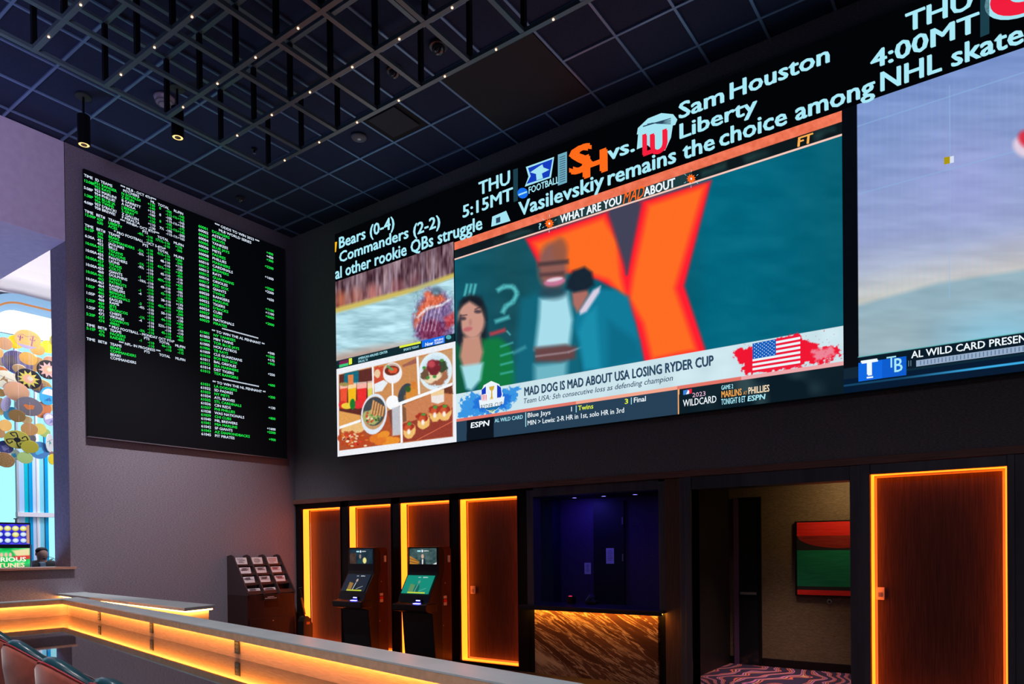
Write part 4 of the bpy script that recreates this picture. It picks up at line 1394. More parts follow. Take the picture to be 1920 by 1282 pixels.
for base, rows in ((0, WS), (27.15, AL), (40.55, NL)):
    for i, (n, s, od) in enumerate(rows):
        c = L_G if i % 2 == 0 else L_W
        br(n, -1.645, base + i, c)
        br(s, -1.437, base + i, c)
        if od:
            br(od, -0.405, base + i, c, 'r')
for base, s in ((27.15, 'AL'), (40.55, 'NL')):
    br('************************', -1.30, base - 2.15, L_W)
    br('** TO WIN THE %s PENNANT **' % s, -1.46, base - 1.05, L_W)
mb.build('lettering', bt)

# ------------------------------------------------------------------ open truss hung under the ceiling
LX, LY, LG, ZL, ZU = 2.584, -2.286, 0.587, 5.802, 6.384
tr = thing('ceiling_truss', 'black open box truss dotted with tiny amber lights under the tiled ceiling', 'truss', (LX, LY, CZ))
NI, NJ = 9, 7
for z, nm in ((ZL, 'lower_bar'), (ZU, 'upper_bar')):
    for j in range(NJ):
        y = LY - j * LG
        MB().box(LX - 0.022, LX + NI * LG + 0.022, y - 0.022, y + 0.022, z - 0.018, z + 0.018, M_TRUSS).build(nm, tr)
    for i in range(NI + 1):
        x = LX + i * LG
        MB().box(x - 0.022, x + 0.022, LY - (NJ - 1) * LG - 0.022, LY + 0.022, z - 0.016, z + 0.016, M_TRUSS).build(nm, tr)
for j in range(NJ - 1):
    for i in range(NI):
        if i + j * 1.4 <= 8.5:
            x, y = LX + i * LG, LY - j * LG
            MB().box(x - 0.02, x + 0.02, y - 0.02, y + 0.02, ZL + 0.018, ZU - 0.018, M_BLACK).build('post', tr)
            MB().cyl((x + LG / 2, y, ZL - 0.024), (x + LG / 2, y, ZL - 0.018), 0.0085, 0.0085, M_SPARK, 10).build('small_light', tr)
MB().box(LX + 1.5, LX + 1.53, LY - 1.5, LY - 1.47, ZU, CZ + 0.01, M_BLACK).build('hanger', tr)
MB().box(LX + 4.1, LX + 4.13, LY - 0.02, LY + 0.01, ZU, CZ + 0.01, M_BLACK).build('hanger', tr)

# ------------------------------------------------------------------ pendants, domes, vent
for (x, y), lab in (((1.119, -3.604), 'black cylinder pendant with warm glow, nearer the white bulkhead'), ((2.076, -3.066), 'black cylinder pendant with warm glow, beside the pale ceiling dome')):
    t = thing('pendant_light', lab, 'pendant light', (x, y, CZ), 'black cylinder pendants')
    MB().cyl((x, y, CZ - 0.016), (x, y, CZ), 0.078, 0.078, mat('canopy_metal', (0.06, 0.065, 0.065), 0.5, 0.3), 28).build('canopy', t)
    MB().cyl((x, y, 6.27), (x, y, CZ - 0.015), 0.012, 0.012, M_BLACK, 12).build('rod', t)
    MB().lathe((x, y, 5.945), [(0.052, 0.02), (0.055, 0.0), (0.062, 0.0), (0.064, 0.02), (0.064, 0.32), (0.05, 0.33)], M_BLACK).build('shade', t)
    MB().cyl((x, y, 5.9495), (x, y, 5.966), 0.0525, 0.0525, M_LAMP, 24).build('lamp', t)
    MB().lathe((x, y, 5.9455), [(0.030, 0.0), (0.0315, 0.0), (0.0315, 0.004), (0.030, 0.004)], mat('baffle_bronze', (0.3, 0.2, 0.1), 0.4), 20).build('baffle', t)

M_DOME = mat('pale_dome', (0.42, 0.36, 0.46), 0.3)
t = thing('ceiling_speaker', 'pale ringed dome on the dark ceiling beside a pendant lamp', 'ceiling speaker', (1.80, -3.06, CZ))
MB().lathe((1.80, -3.06, CZ), [(0.02, -0.085), (0.055, -0.078), (0.085, -0.055), (0.105, -0.02), (0.112, 0.0)], M_DOME, 32).build('dome', t, smooth=True)
for r, z in ((0.060, -0.079), (0.088, -0.057)):
    MB().lathe((1.80, -3.06, CZ + z), [(r, 0.0), (r + 0.006, -0.001), (r + 0.007, 0.006), (r, 0.006)], mat('grey_ring', (0.2, 0.2, 0.24), 0.4), 28).build('ring', t)
t = thing('smoke_detector', 'flat grey disc on the ceiling tiles left of the square vent', 'smoke detector', (2.971, -1.27, CZ))
MB().lathe((2.971, -1.27, CZ), [(0.03, -0.030), (0.082, -0.024), (0.092, -0.010), (0.094, 0.0)], mat('grey_disc', (0.16, 0.17, 0.20), 0.5), 32).build('disc', t, smooth=True)
MB().lathe((2.971, -1.27, CZ), [(0.010, -0.036), (0.024, -0.033), (0.026, -0.028)], M_STEEL, 16).build('sensor', t)
M_BALL = mat('glossy_dark_dome', (0.02, 0.02, 0.03), 0.06, 0.0, ior=2.0)
for x, y, s, lab in ((4.178, -1.869, 0.085, 'round dark camera dome seen through the truss, nearer the square vent'), (4.79, -1.869, 0.095, 'round dark camera dome seen through the truss, nearer the flat black panel'),
                     (0.486, -1.248, 0.058, 'small camera dome on the ceiling above the odds board'), (1.72, -1.867, 0.03, 'tiny sprinkler head on the ceiling just outside the truss corner')):
    if s < 0.04:
        t = thing('sprinkler_head', lab, 'sprinkler', (x, y, CZ))
        MB().lathe((x, y, CZ), [(0.010, -0.05), (0.012, -0.01), (0.035, -0.006), (0.036, 0)], M_BLACK, 16).build('escutcheon', t)
        MB().cyl((x, y, CZ - 0.055), (x, y, CZ - 0.05), 0.018, 0.018, M_STEEL, 12).build('deflector', t)
        continue
    t = thing('camera_dome', lab, 'security camera', (x, y, CZ), 'camera domes on the ceiling')
    MB().lathe((x, y, CZ), [(s * 0.72, -0.022), (s * 0.95, -0.018), (s, -0.004), (s, 0.0)], mat('dome_collar', (0.05, 0.05, 0.06), 0.3, 0.5), 28).build('collar', t)
    MB().lathe((x, y, CZ - 0.02), [(s * 0.7 * math.cos(a), -s * 0.75 * math.sin(a)) for a in np.linspace(0, 1.5, 8)], M_BALL, 28).build('dome', t, smooth=True)

vx0, vx1, vy0, vy1 = GX + 2 * TS + 0.018, GX + 3 * TS - 0.018, GY - 2 * TS + 0.018, GY - TS - 0.018
t = thing('ceiling_vent', 'square black air vent set in one ceiling tile beside the truss', 'vent', ((vx0 + vx1) / 2, (vy0 + vy1) / 2, CZ))
MB().box(vx0, vx1, vy0, vy1, CZ - 0.001, CZ + 0.012, mat('void_black', (0.002, 0.002, 0.003), 0.8)).build('frame', t)
MB().box(vx0 + 0.075, vx1 - 0.075, vy0 + 0.075, vy1 - 0.075, CZ - 0.018, CZ - 0.008, mat('vent_plate', (0.03, 0.034, 0.045), 0.7)).build('plate', t)
MB().box((vx0 + vx1) / 2 - 0.02, (vx0 + vx1) / 2 + 0.02, (vy0 + vy1) / 2 - 0.02, (vy0 + vy1) / 2 + 0.02, CZ - 0.01, CZ, M_BLACK).build('neck', t)

# ------------------------------------------------------------------ betting kiosks
M_KSIDE = textured('kiosk_wood_side', (0.045, 0.016, 0.010), (0.085, 0.032, 0.020), (30, 30, 1.5), 3, 5, 0.35)
M_KGLOW = mat('blue_reader_light', (0.1, 0.1, 0.6), 0.5, 0, (0.05, 0.05, 1.0), 22.0)
M_KGLOW2 = mat('blue_white_light', (0.5, 0.5, 0.9), 0.5, 0, (0.35, 0.38, 1.0), 4.0)


def kiosk(x0, x1, label, light):
    t = thing('betting_kiosk', label, 'kiosk', ((x0 + x1) / 2, -0.35, FZ), 'betting kiosks with two screens')
    W = x1 - x0
    # black front body: upper monitor, sloping desk screen, shelf and tapering base
    prof = [(-0.36, FZ), (-0.50, FZ), (-0.56, 0.62), (-0.69, 0.655), (-0.70, 0.735), (-0.63, 0.765), (-0.60, 0.855), (-0.445, 1.115), (-0.435, 1.15), (-0.43, 1.475), (-0.36, 1.478), (-0.31, 1.42), (-0.31, 1.16), (-0.36, 1.02)]
    MB().prism(prof, x0 - 0.01, x1 + 0.01, 'x', M_PLASTIC).build('body', t, bevel=0.008)
    MB().prism([(-0.69, 0.648), (-0.715, 0.665), (-0.715, 0.735), (-0.69, 0.748), (-0.50, 0.748), (-0.50, 0.648)], x0 - 0.035, x1 + 0.035, 'x', M_PLASTIC).build('shelf', t, bevel=0.01)
    # timber cheeks behind the screens
    side = [(-0.36, FZ), (-0.30, FZ), (-0.17, FZ), (-0.17, 1.44), (-0.20, 1.475), (-0.36, 1.475), (-0.36, 1.20), (-0.42, 1.05), (-0.42, 0.80), (-0.36, 0.78)]
    MB().prism(side, x0 + 0.0, x1 - 0.0, 'x', M_KSIDE).build('cabinet', t, bevel=0.004)
    # upper picture
    p = Pic((x0 + 0.02, -0.4335, 1.17), (1, 0, 0), (0, 0.0, 1), W - 0.04, 0.285, 90, (100, 60))
    if light:
        p.fill((58, 84, 84))
        p.speck(9, 7, 40, 3)
        p.poly([(0, 20), (0, 60), (30, 60), (36, 36)], (190, 125, 45), 1.5)
        for k in range(4):
            p.line([(0, 28 + k * 8), (34, 36 + k * 6)], 1.6, (90, 60, 30), 0.7)
        p.poly([(40, 60), (40, 34), (48, 26), (58, 30), (64, 60)], (30, 40, 44), 1.5)
        p.poly([(46, 30), (52, 30), (50, 52), (46, 50)], (220, 225, 225), 1)
        p.ell(49, 22, 5, 6.5, (205, 170, 155), 1.2)
        p.poly([(62, 60), (70, 50), (100, 38), (100, 44), (84, 60)], (225, 228, 228), 1)
    else:
        p.fill((20, 44, 58))
        p.poly([(0, 12), (28, 12), (28, 60), (0, 60)], (66, 48, 40), 1)
        p.speck(7, 5, 22, 3)
        p.poly([(36, 60), (36, 34), (44, 28), (54, 34), (56, 60)], (20, 60, 66), 1.5)
        p.ell(46, 22, 4.5, 6.5, (150, 130, 120), 1.2)
        p.ell(65, 34, 8, 9, (235, 225, 140), 1.5)
        p.line([(62, 58), (66, 44)], 3, (120, 110, 60), 1)
    p.poly([(0, 55), (100, 55), (100, 60.5), (0, 60.5)], (225, 220, 50), 0.4)
    up = p.build('upper_screen', t)
    mb = MB()
    def blk(a, b_, c, d, m):
        y = -0.4345
        X0, X1 = x0 + 0.02 + (W - 0.04) * a, x0 + 0.02 + (W - 0.04) * b_
        mb.add([(X0, y, 1.17 + 0.285 * c), (X1, y, 1.17 + 0.285 * c), (X1, y, 1.17 + 0.285 * d), (X0, y, 1.17 + 0.285 * d)], [(0, 1, 2, 3)], m)
    blk(0.30, 0.43, 0.84, 0.91, L_CYAN)
    blk(0.46, 0.51, 0.82, 0.93, L_WHITE)
    text(mb, 'ESPN', L_WHITE, (x0 + 0.02 + (W - 0.04) * 0.54, -0.4345, 1.17 + 0.285 * 0.855), UX, UZ, (W - 0.04) * 0.17, 0.014, 0.02)
    mb.build('lettering', up)
    # sloping lower picture
    d = Vector((0, -0.155, -0.26)).normalized()
    p = Pic((x0 + 0.02, -0.6005, 0.872), (1, 0, 0), tuple(-d), W - 0.04, 0.268, 90, (100, 58))
    bg = (12, 138, 118) if light else (20, 32, 48)
    p.fill(bg)
    a = 0.55 if light else 1.0
    p.poly([(22, 26), (22, 56), (40, 56), (40, 30)], (190, 130, 50), 1.5, a * 0.6)
    for k in range(5):
        p.line([(22, 30 + k * 5), (40, 33 + k * 4)], 1.0, (225, 170, 70), 0.6, a)
    p.poly([(42, 56), (42, 34), (50, 26), (58, 34), (62, 56)], tuple(int(q * 0.7) for q in bg), 1.5, 1)
    p.line([(50, 28), (46, 54)], 3, (205, 215, 215), 1, a)
    p.ell(51, 21, 4, 5.5, (190, 165, 150), 1, a)
    p.line([(60, 50), (84, 40)], 1.4, (210, 220, 210), 0.7, a)
    p.poly([(22, 52.5), (86, 52.5), (86, 56.5), (22, 56.5)], (205, 215, 50), 0.5)
    lo_ = p.build('lower_screen', t)
    mb = MB()
    o_ = np.array((x0 + 0.02, -0.6005, 0.872)) + np.array((0, -0.0015, 0.001))
    ud = -np.array(d)
    text(mb, 'ESPN', L_WHITE, o_ + np.array((W * 0.55, 0, 0)) + ud * 0.232, UX, ud, W * 0.16, 0.014, 0.015)
    text(mb, '=', L_WHITE, o_ + np.array((W * 0.38, 0, 0)) + ud * 0.230, UX, ud, W * 0.10, 0.016, 0.015)
    mb.build('lettering', lo_)
    # note reader glowing blue
    rx = x0 + W * 0.72
    r = MB().box(rx - 0.05, rx + 0.05, -0.655, -0.60, 0.765, 0.80, M_PLASTIC).build('note_reader', t, bevel=0.004)
    MB().box(rx - 0.035, rx + 0.035, -0.658, -0.6551, 0.785, 0.797, M_KGLOW2).build('reader_light', r)
    MB().box(rx - 0.05, rx + 0.05, -0.70, -0.66, 0.749, 0.758, M_KGLOW).build('reader_glow', r)
    # tag with a red band on the right cheek and small bolts
    sx = x1 + 0.0005
    s = MB().box(sx, sx + 0.004, -0.33, -0.27, 0.71, 0.75, M_WHITEP).box(sx, sx + 0.004, -0.33, -0.27, 0.80, 0.835, M_WHITEP).build('side_tag', t)
    MB().box(sx, sx + 0.0045, -0.33, -0.27, 0.751, 0.789, mat('red_tag', (0.75, 0.02, 0.02), 0.5)).build('red_band', s)
    for yy_, zz_ in ((-0.30, 1.0), (-0.34, 0.45), (-0.38, 0.92)):
        MB().cyl((sx, yy_, zz_), (sx + 0.006, yy_, zz_), 0.009, 0.008, M_STEEL, 10).build('bolt', t)
    MB().box(sx, sx + 0.02, -0.25, -0.215, 1.27, 1.36, M_WHITEP).build('side_hook', t, bevel=0.004)
    return t


kiosk(1.745, 2.255, 'left betting kiosk, its lower screen dark navy', False)
kiosk(2.912, 3.43, 'right betting kiosk, its lower screen bright green', True)

# ------------------------------------------------------------------ leaflet rack against the left wall
RY0, RY1 = -1.235, -0.42
rk = thing('leaflet_rack', 'dark mahogany leaflet rack with three columns of pockets against the left wall', 'leaflet rack', (0.25, (RY0 + RY1) / 2, FZ))
MB().box(0.002, 0.50, RY0, RY1, FZ, 0.80, M_WOODR).build('cabinet', rk, bevel=0.003)
sidep = [(0.002, 0.80), (0.52, 0.80), (0.52, 0.84), (0.16, 1.37), (0.10, 1.39), (0.002, 1.37)]
M_EDGE = mat('rack_edge', (0.05, 0.03, 0.034), 0.3)
ys = [RY0, RY0 + 0.265, RY0 + 0.53, RY1 - 0.018]
for y in ys:
    MB().prism([(a, b_) for a, b_ in sidep], y, y + 0.018, 'y', M_EDGE).build('divider', rk, bevel=0.002)
MB().prism([(0.002, 0.801), (0.36, 0.801), (0.11, 1.34), (0.002, 1.34)], RY0 + 0.019, RY1 - 0.019, 'y', M_WOODR).build('back_panel', rk)
for k in range(4):
    zz = 0.815 + k * 0.135
    xx = 0.485 - k * 0.092
    for c in range(3):
        ya, yb = ys[c] + 0.019, ys[c + 1] - 0.001
        MB().prism([(xx, zz), (xx + 0.012, zz), (xx - 0.022, zz + 0.05), (xx - 0.034, zz + 0.05)], ya, yb, 'y', M_WOODR).build('pocket', rk)
door = MB().box(0.502, 0.515, RY0 + 0.03, RY1 - 0.03, FZ + 0.06, 0.46, M_WOODR).build('door', rk, bevel=0.002)
MB().cyl((0.515, -0.82, 0.41), (0.522, -0.82, 0.41), 0.010, 0.009, M_STEEL, 14).build('lock', door)
sg = MB().box(0.523, 0.531, -0.985, -0.745, 0.71, 0.80, M_PLASTIC).build('sign_plate', rk)
mb = MB()
text(mb, 'RESPONSIBLE GAMING', M_PAPER, (0.532, -0.965, 0.755), (0, 1, 0), (0, 0, 1), 0.20, 0.013, 0)
text(mb, 'PLEASE TAKE A LEAFLET', M_PAPER, (0.532, -0.955, 0.728), (0, 1, 0), (0, 0, 1), 0.19, 0.012, 0)
mb = MB()
for zz, a, b_ in ((0.765, -0.92, -0.81), (0.745, -0.965, -0.765)):
    y = a
    while y < b_:
        mb.box(0.5311, 0.5316, y, min(y + 0.016, b_), zz - 0.004, zz + 0.004, M_PAPER)
        y += 0.021
mb.build('print', sg)
cols = ['left', 'middle', 'right']
rows = {3: 'top', 2: 'second', 1: 'third', 0: 'bottom'}
for k in range(3, -1, -1):
    for c in range(3):
        if k == 0 and c == 2:
            continue
        zz = 0.815 + k * 0.135 + 0.012
        xx = 0.485 - k * 0.092 - 0.008
        ya, yb = ys[c] + 0.032, ys[c + 1] - 0.055 + (0.03 if k == 0 else 0)
        hh = 0.115 if k == 3 else (0.105 if k else 0.07)
        t = thing('leaflet', 'white printed leaflet in the %s pocket of the rack\'s %s column' % (rows[k], cols[c]), 'leaflet', (xx, (ya + yb) / 2, zz), 'leaflets in the rack')
        MB().prism([(xx, zz), (xx + 0.006, zz), (xx - 0.030, zz + hh), (xx - 0.036, zz + hh)], ya, yb, 'y', M_PAPER).build('card', t)
        mb = MB()
        n = 5
        for i in range(n):
            f = 0.55 + 0.4 * i / n if k < 3 else 0.3 + 0.62 * i / n
            fx = xx + 0.006 - 0.036 * f + 0.0012
            fz = zz + hh * f
            mm_ = M_RINK if (c == 2 and i % 2) else M_INK
            s0 = random.uniform(0.05, 0.25)
            s1 = random.uniform(0.6, 0.92)
            mb.prism([(fx, fz), (fx + 0.0008, fz), (fx - 0.0012, fz + 0.006), (fx - 0.002, fz + 0.006)], ya + (yb - ya) * s0, ya + (yb - ya) * s1, 'y', mm_)
        mb.build('print', t)

# ------------------------------------------------------------------ upright sweeper beside the rack
t = thing('lobby_dustpan', 'black upright lobby dustpan with an orange label between the rack and the first panel', 'dustpan', (0.60, -0.30, FZ))
MB().prism([(-0.40, FZ), (-0.22, FZ), (-0.21, 0.30), (-0.25, 0.40), (-0.30, 0.44), (-0.36, 0.42), (-0.39, 0.36)], 0.52, 0.66, 'x', M_PLASTIC).build('bin', t, bevel=0.01)
MB().box(0.6605, 0.663, -0.33, -0.27, 0.31, 0.35, mat('orange_label', (0.7, 0.18, 0.03), 0.5)).build('label_plate', t)
MB().cyl((0.59, -0.31, 0.42), (0.57, -0.37, 0.86), 0.012, 0.012, M_PLASTIC, 12).build('handle', t)
MB().cyl((0.575, -0.352, 0.72), (0.590, -0.308, 0.46), 0.016, 0.016, mat('orange_grip', (0.45, 0.14, 0.02), 0.4), 12).build('grip', t)
MB().cyl((0.55, -0.38, 0.86), (0.60, -0.35, 0.87), 0.014, 0.014, M_PLASTIC, 12).build('top_grip', t)

# ------------------------------------------------------------------ the bar counter
BD = np.array((1.0, -0.1825)) / math.hypot(1, 0.1825)
BN = np.array((0.1825, 1.0)) / math.hypot(1, 0.1825)      # away from the camera
BC = np.array((1.303, -3.965))
LZ, WZ = 0.96, 0.785


def bp(s, n):
    q = BC + BD * s + BN * n
    return (float(q[0]), float(q[1]))


LEN = 8.3
END = -8.6
bar = thing('bar_counter', 'long L-shaped bar counter with a raised pale ledge lit amber over a mirror-black worktop', 'bar counter', (1.303, -3.965, FZ))
LW = 0.19


def corner(n):      # inner corner offset: x of the leg face and the point where both faces meet
    x = 1.303 - n
    s = (x - BC[0] - BN[0] * n) / BD[0]
    return (x, bp(s, n)[1])


def Lshape(n0, n1):
    a0, a1 = corner(n0), corner(n1)
    return [bp(LEN, n0), bp(LEN, n1), a1, (a1[0], END), (a0[0], END), a0]


MB().prism(Lshape(0.0, LW), LZ - 0.010, LZ, 'z', M_QUARTZ).build('ledge', bar, bevel=0.001)
MB().prism(Lshape(0.0005, 0.016), LZ - 0.052, LZ - 0.0102, 'z', M_LIP).build('ledge_lip', bar)
MB().prism(Lshape(0.058, LW - 0.02), FZ, LZ - 0.0102, 'z', M_FACE).build('face_panel', bar)
MB().prism(Lshape(0.020, 0.036), LZ - 0.030, LZ - 0.0105, 'z', M_LEDBAR).build('light_strip', bar)
wt = [bp(LEN, 0.0575), bp(LEN, -0.76)] + [(1.303 + 0.80, bp(0.95, -0.76)[1]), (1.303 + 0.80, END), (corner(0.0575)[0], END), corner(0.0575)]
MB().prism(wt, WZ - 0.035, WZ, 'z', M_GLASSTOP).build('worktop', bar, bevel=0.002)
MB().prism([bp(LEN, 0.057), bp(LEN, -0.40), (1.303 + 0.45, bp(0.5, -0.40)[1]), (1.303 + 0.45, END), (corner(0.057)[0], END), corner(0.057)], FZ, WZ - 0.036, 'z', M_BLACK).build('base', bar)

for k, s in enumerate((1.18, 2.67, 4.29)):
    lab = ('farthest of the three metal power outlets on the amber-lit bar face', 'middle one of the three metal power outlets on the bar face', 'nearest and largest-looking of the three metal power outlets on the bar face')[k]
    c = bp(s, 0.0575)
    t = thing('power_outlet', lab, 'power outlet', (c[0], c[1], 0.85), 'power outlets on the bar face')
    z0_, z1_ = 0.812, 0.895
    hw = 0.036

    def bx(s0, s1, n0, n1, za, zb, m):
        return MB().prism([bp(s + s0, n0), bp(s + s1, n0), bp(s + s1, n1), bp(s + s0, n1)], za, zb, 'z', m)
    bx(-hw, hw, 0.0495, 0.0575, z0_, z1_, mat('dark_plate_metal', (0.10, 0.10, 0.10), 0.3, 0.8)).build('plate', t, bevel=0.002)
    bx(-hw * 0.62, hw * 0.62, 0.0475, 0.0494, z0_ + 0.014, z1_ - 0.012, M_STEEL if k == 0 else mat('socket_grey', (0.16, 0.16, 0.15), 0.5)).build('socket', t)
    for a_ in (-0.5, 0.2):
        for b_ in (0.30, 0.62):
            bx(hw * a_, hw * (a_ + 0.28), 0.0468, 0.0474, z0_ + 0.083 * b_, z0_ + 0.083 * b_ + 0.012, M_BLACK).build('slot', t)

# low lit shelf behind, fixed to the left wall
sh = thing('wall_counter', 'shorter amber-lit counter with pale top running out from the left wall', 'counter', (1.6, -3.6, FZ))
top = [(0.002, -3.50), (3.55, -3.90), (3.47, -3.56), (0.002, -3.20)]
ins = [(0.002, -3.44), (3.49, -3.835), (3.43, -3.60), (0.002, -3.26)]
MB().prism(top, 0.925, 0.955, 'z', M_QUARTZ).build('worktop', sh, bevel=0.002)
MB().prism(ins, FZ, 0.924, 'z', M_FACE).build('face_panel', sh)
o_ = [(0.002, -3.470), (3.525, -3.868), (3.452, -3.575)]
i_ = [(3.440, -3.585), (3.505, -3.852), (0.002, -3.455)]
MB().prism(o_ + i_, 0.912, 0.9245, 'z', M_LEDBAR).build('light_strip', sh)

# ------------------------------------------------------------------ bar stools with tub backs
M_RUST = textured('rust_velvet', (0.24, 0.036, 0.018), (0.46, 0.090, 0.045), (1, 1, 1), 9, 6, 0.75, 0.2, 0.002)
M_RUST.node_tree.nodes['Principled BSDF'].inputs['Sheen Weight'].default_value = 0.6
M_TEALV = textured('teal_vinyl', (0.010, 0.055, 0.075), (0.018, 0.085, 0.11), (1, 1, 1), 6, 4, 0.28)


def stool(cx, cy, rot, label):
    t = thing('bar_stool', label, 'bar stool', (cx, cy, FZ), 'rust velvet bar stools at the counter')
    def W(a, r, z):
        a2 = a + rot
        return (cx + r * math.cos(a2), cy + r * math.sin(a2), z)
    back = -math.pi / 2
    n = 36
    A = [back + math.radians(-108 + 216 * i / (n - 1)) for i in range(n)]
    def rim(a):
        k = abs(a - back) / math.radians(122)
        return 1.02 - 0.22 * (0.5 - 0.5 * math.cos(math.pi * min(1, k * 1.05)))
    def shell(r_out0, r_out1, r_in0, r_in1, dz, m, z0):
        mb = MB()
        vs, fs = [], []
        lv = [(r_out0, 0, 0), (r_out0 * 1.05, .35, 0), (r_out1 * 0.985, .8, 0), (r_out1, 1, -0.018), (r_out1 - 0.006, 1, -0.004), ((r_out1 + r_in1) / 2, 1, 0.0), (r_in1 + 0.006, 1, -0.004), (r_in1, 1, -0.018), (r_in1 * 0.985, .8, 0), (r_in0, 0, 0)]
        for a in A:
            h = rim(a) + dz
            for r, f, e in lv:
                vs.append(W(a, r, z0 + (h - z0) * f + e))
        m_ = len(lv)
        for i in range(n - 1):
            for k in range(m_):
                fs.append((i * m_ + k, i * m_ + (k + 1) % m_, (i + 1) * m_ + (k + 1) % m_, (i + 1) * m_ + k))
        fs.append(tuple(range(m_))[::-1])
        fs.append(tuple((n - 1) * m_ + k for k in range(m_)))
        return mb.add(vs, fs, m)
    shell(0.235, 0.285, 0.212, 0.262, -0.012, M_RUST, 0.46).build('backrest', t, smooth=True)
    shell(0.2115, 0.2615, 0.17, 0.212, 0.012, M_TEALV, 0.56).build('inner_padding', t, smooth=True)
    # bright red piping along the rim
    mb = MB()
    pts = [W(a, 0.272, rim(a) - 0.006) for a in A]
    for p0, p1 in zip(pts[:-1], pts[1:]):
        mb.cyl(p0, p1, 0.0045, 0.0045, mat('red_piping', (0.36, 0.02, 0.03), 0.5), 8, False)
    mb.build('piping', t, smooth=True)
    MB().lathe((cx, cy, 0.44), [(0.05, 0.0), (0.20, 0.0), (0.225, 0.02), (0.23, 0.10), (0.205, 0.135), (0.05, 0.145)], M_TEALV, 32).build('seat', t, smooth=True)
    MB().cyl((cx, cy, FZ + 0.02), (cx, cy, 0.44), 0.03, 0.03, M_STEEL, 18).build('column', t)
    MB().lathe((cx, cy, FZ), [(0.23, 0.0), (0.23, 0.01), (0.06, 0.025), (0.03, 0.04)], M_STEEL, 32).build('base', t)
    mb = MB()
    for i in range(28):
        a0, a1 = 2 * math.pi * i / 28, 2 * math.pi * (i + 1) / 28
        mb.cyl(W(a0, 0.17, 0.12), W(a1, 0.17, 0.12), 0.01, 0.01, M_STEEL, 8, False)
    for a0 in (0.3, 0.3 + 2.09, 0.3 + 4.19):
        mb.cyl(W(a0, 0.02, 0.12), W(a0, 0.17, 0.12), 0.008, 0.008, M_STEEL, 8)
    mb.build('foot_ring', t, smooth=True)
    return t


sd_ = math.atan2(-0.1825, 1)
stool(4.62, -5.45, sd_ + 0.1, 'bar stool whose teal rim just enters at the left edge, farthest along the counter')
stool(5.53, -5.63, sd_ + 0.1, 'rust velvet bar stool with teal lining, at the left edge of the picture')
stool(6.31, -5.775, sd_ + 0.1, 'rust velvet bar stool with teal lining, with its whole back in view')
stool(6.99, -5.875, sd_ + 0.1, 'rust velvet bar stool of which only the rim shows, nearest the viewer')

# ------------------------------------------------------------------ the atrium seen through the opening
M_WHITEA = mat('atrium_white', (0.78, 0.76, 0.82), 0.7)
M_BAND = mat('atrium_blue_band', (0.20, 0.38, 0.58), 0.5)
M_BANDO = mat('copper_line', (0.42, 0.16, 0.04), 0.4)
struct(box('floor_atrium', None, mat('atrium_floor', (0.35, 0.33, 0.35), 0.4), -16, -0.43, -12, 6, FZ - 0.1, FZ))
struct(box('ceiling_atrium', None, M_WHITEA, -9.5, -0.43, -3.347, 4.0, 8.4, 8.5))
struct(box('wall_atrium_side', None, M_WHITEA, -9.5, -0.435, 2.6, 2.7, FZ, 8.5))
# portal wall with a rounded opening, banded in blue with a thin copper line
def rr(y0, y1, z1, r, n=10):
    pts = [(y0, FZ)]
    for i in range(n + 1):
        a = math.pi - (math.pi / 2) * i / n
        pts.append((y0 + r + r * math.cos(a), z1 - r + r * math.sin(a)))
    for i in range(n + 1):
        a = math.pi / 2 - (math.pi / 2) * i / n
        pts.append((y1 - r + r * math.cos(a), z1 - r + r * math.sin(a)))
    pts.append((y1, FZ))
    return pts


def band(inner, outer, x0, x1, m):
    mb = MB()
    n = len(inner)
    vs = [(x0, *p) for p in inner] + [(x0, *p) for p in outer] + [(x1, *p) for p in inner] + [(x1, *p) for p in outer]
    fs = []
    for i in range(n - 1):
        fs += [(i, i + 1, n + i + 1, n + i), (2 * n + i, 3 * n + i, 3 * n + i + 1, 2 * n + i + 1), (i, 2 * n + i, 2 * n + i + 1, i + 1), (n + i, n + i + 1, 3 * n + i + 1, 3 * n + i)]
    mb.add(vs, fs, m)
    return mb


PY0, PY1, PZ, PR = -2.47, 1.8, 5.80, 0.42
struct(band(rr(PY0, PY1, PZ, PR), rr(PY0 - 0.09, PY1 + 0.09, PZ + 0.085, PR + 0.09), -5.1, -4.95, M_BAND).build('trim_7'))
struct(band(rr(PY0 - 0.09, PY1 + 0.09, PZ + 0.085, PR + 0.09), rr(PY0 - 0.12, PY1 + 0.12, PZ + 0.115, PR + 0.12), -5.1, -4.93, M_BANDO).build('trim_8'))
struct(band(rr(PY0 - 0.12, PY1 + 0.12, PZ + 0.115, PR + 0.12), rr(PY0 - 0.26, PY1 + 0.26, PZ + 0.25, PR + 0.26), -5.1, -4.90, M_BAND).build('trim_9'))
mb = MB()
out = rr(PY0 - 3.0, 2.6, 6.02, 0.02)
mb2 = band(rr(PY0 - 0.26, PY1 + 0.26, PZ + 0.22, PR + 0.26), out, -5.15, -5.05, M_WHITEA)
cv = [(-5.1, 6.02), (-4.9, 6.03)] + [(-5.05 + 1.7 * (1 - math.cos(a)), 6.06 + 1.35 * math.sin(a)) for a in np.linspace(0, math.pi / 2, 14)] + [(-1.8, 7.41), (-1.8, 8.40), (-5.1, 8.40)]
mb2.prism(cv, -8.0, 2.6, 'y', M_WHITEA)
struct(mb2.build('wall_atrium_portal'))

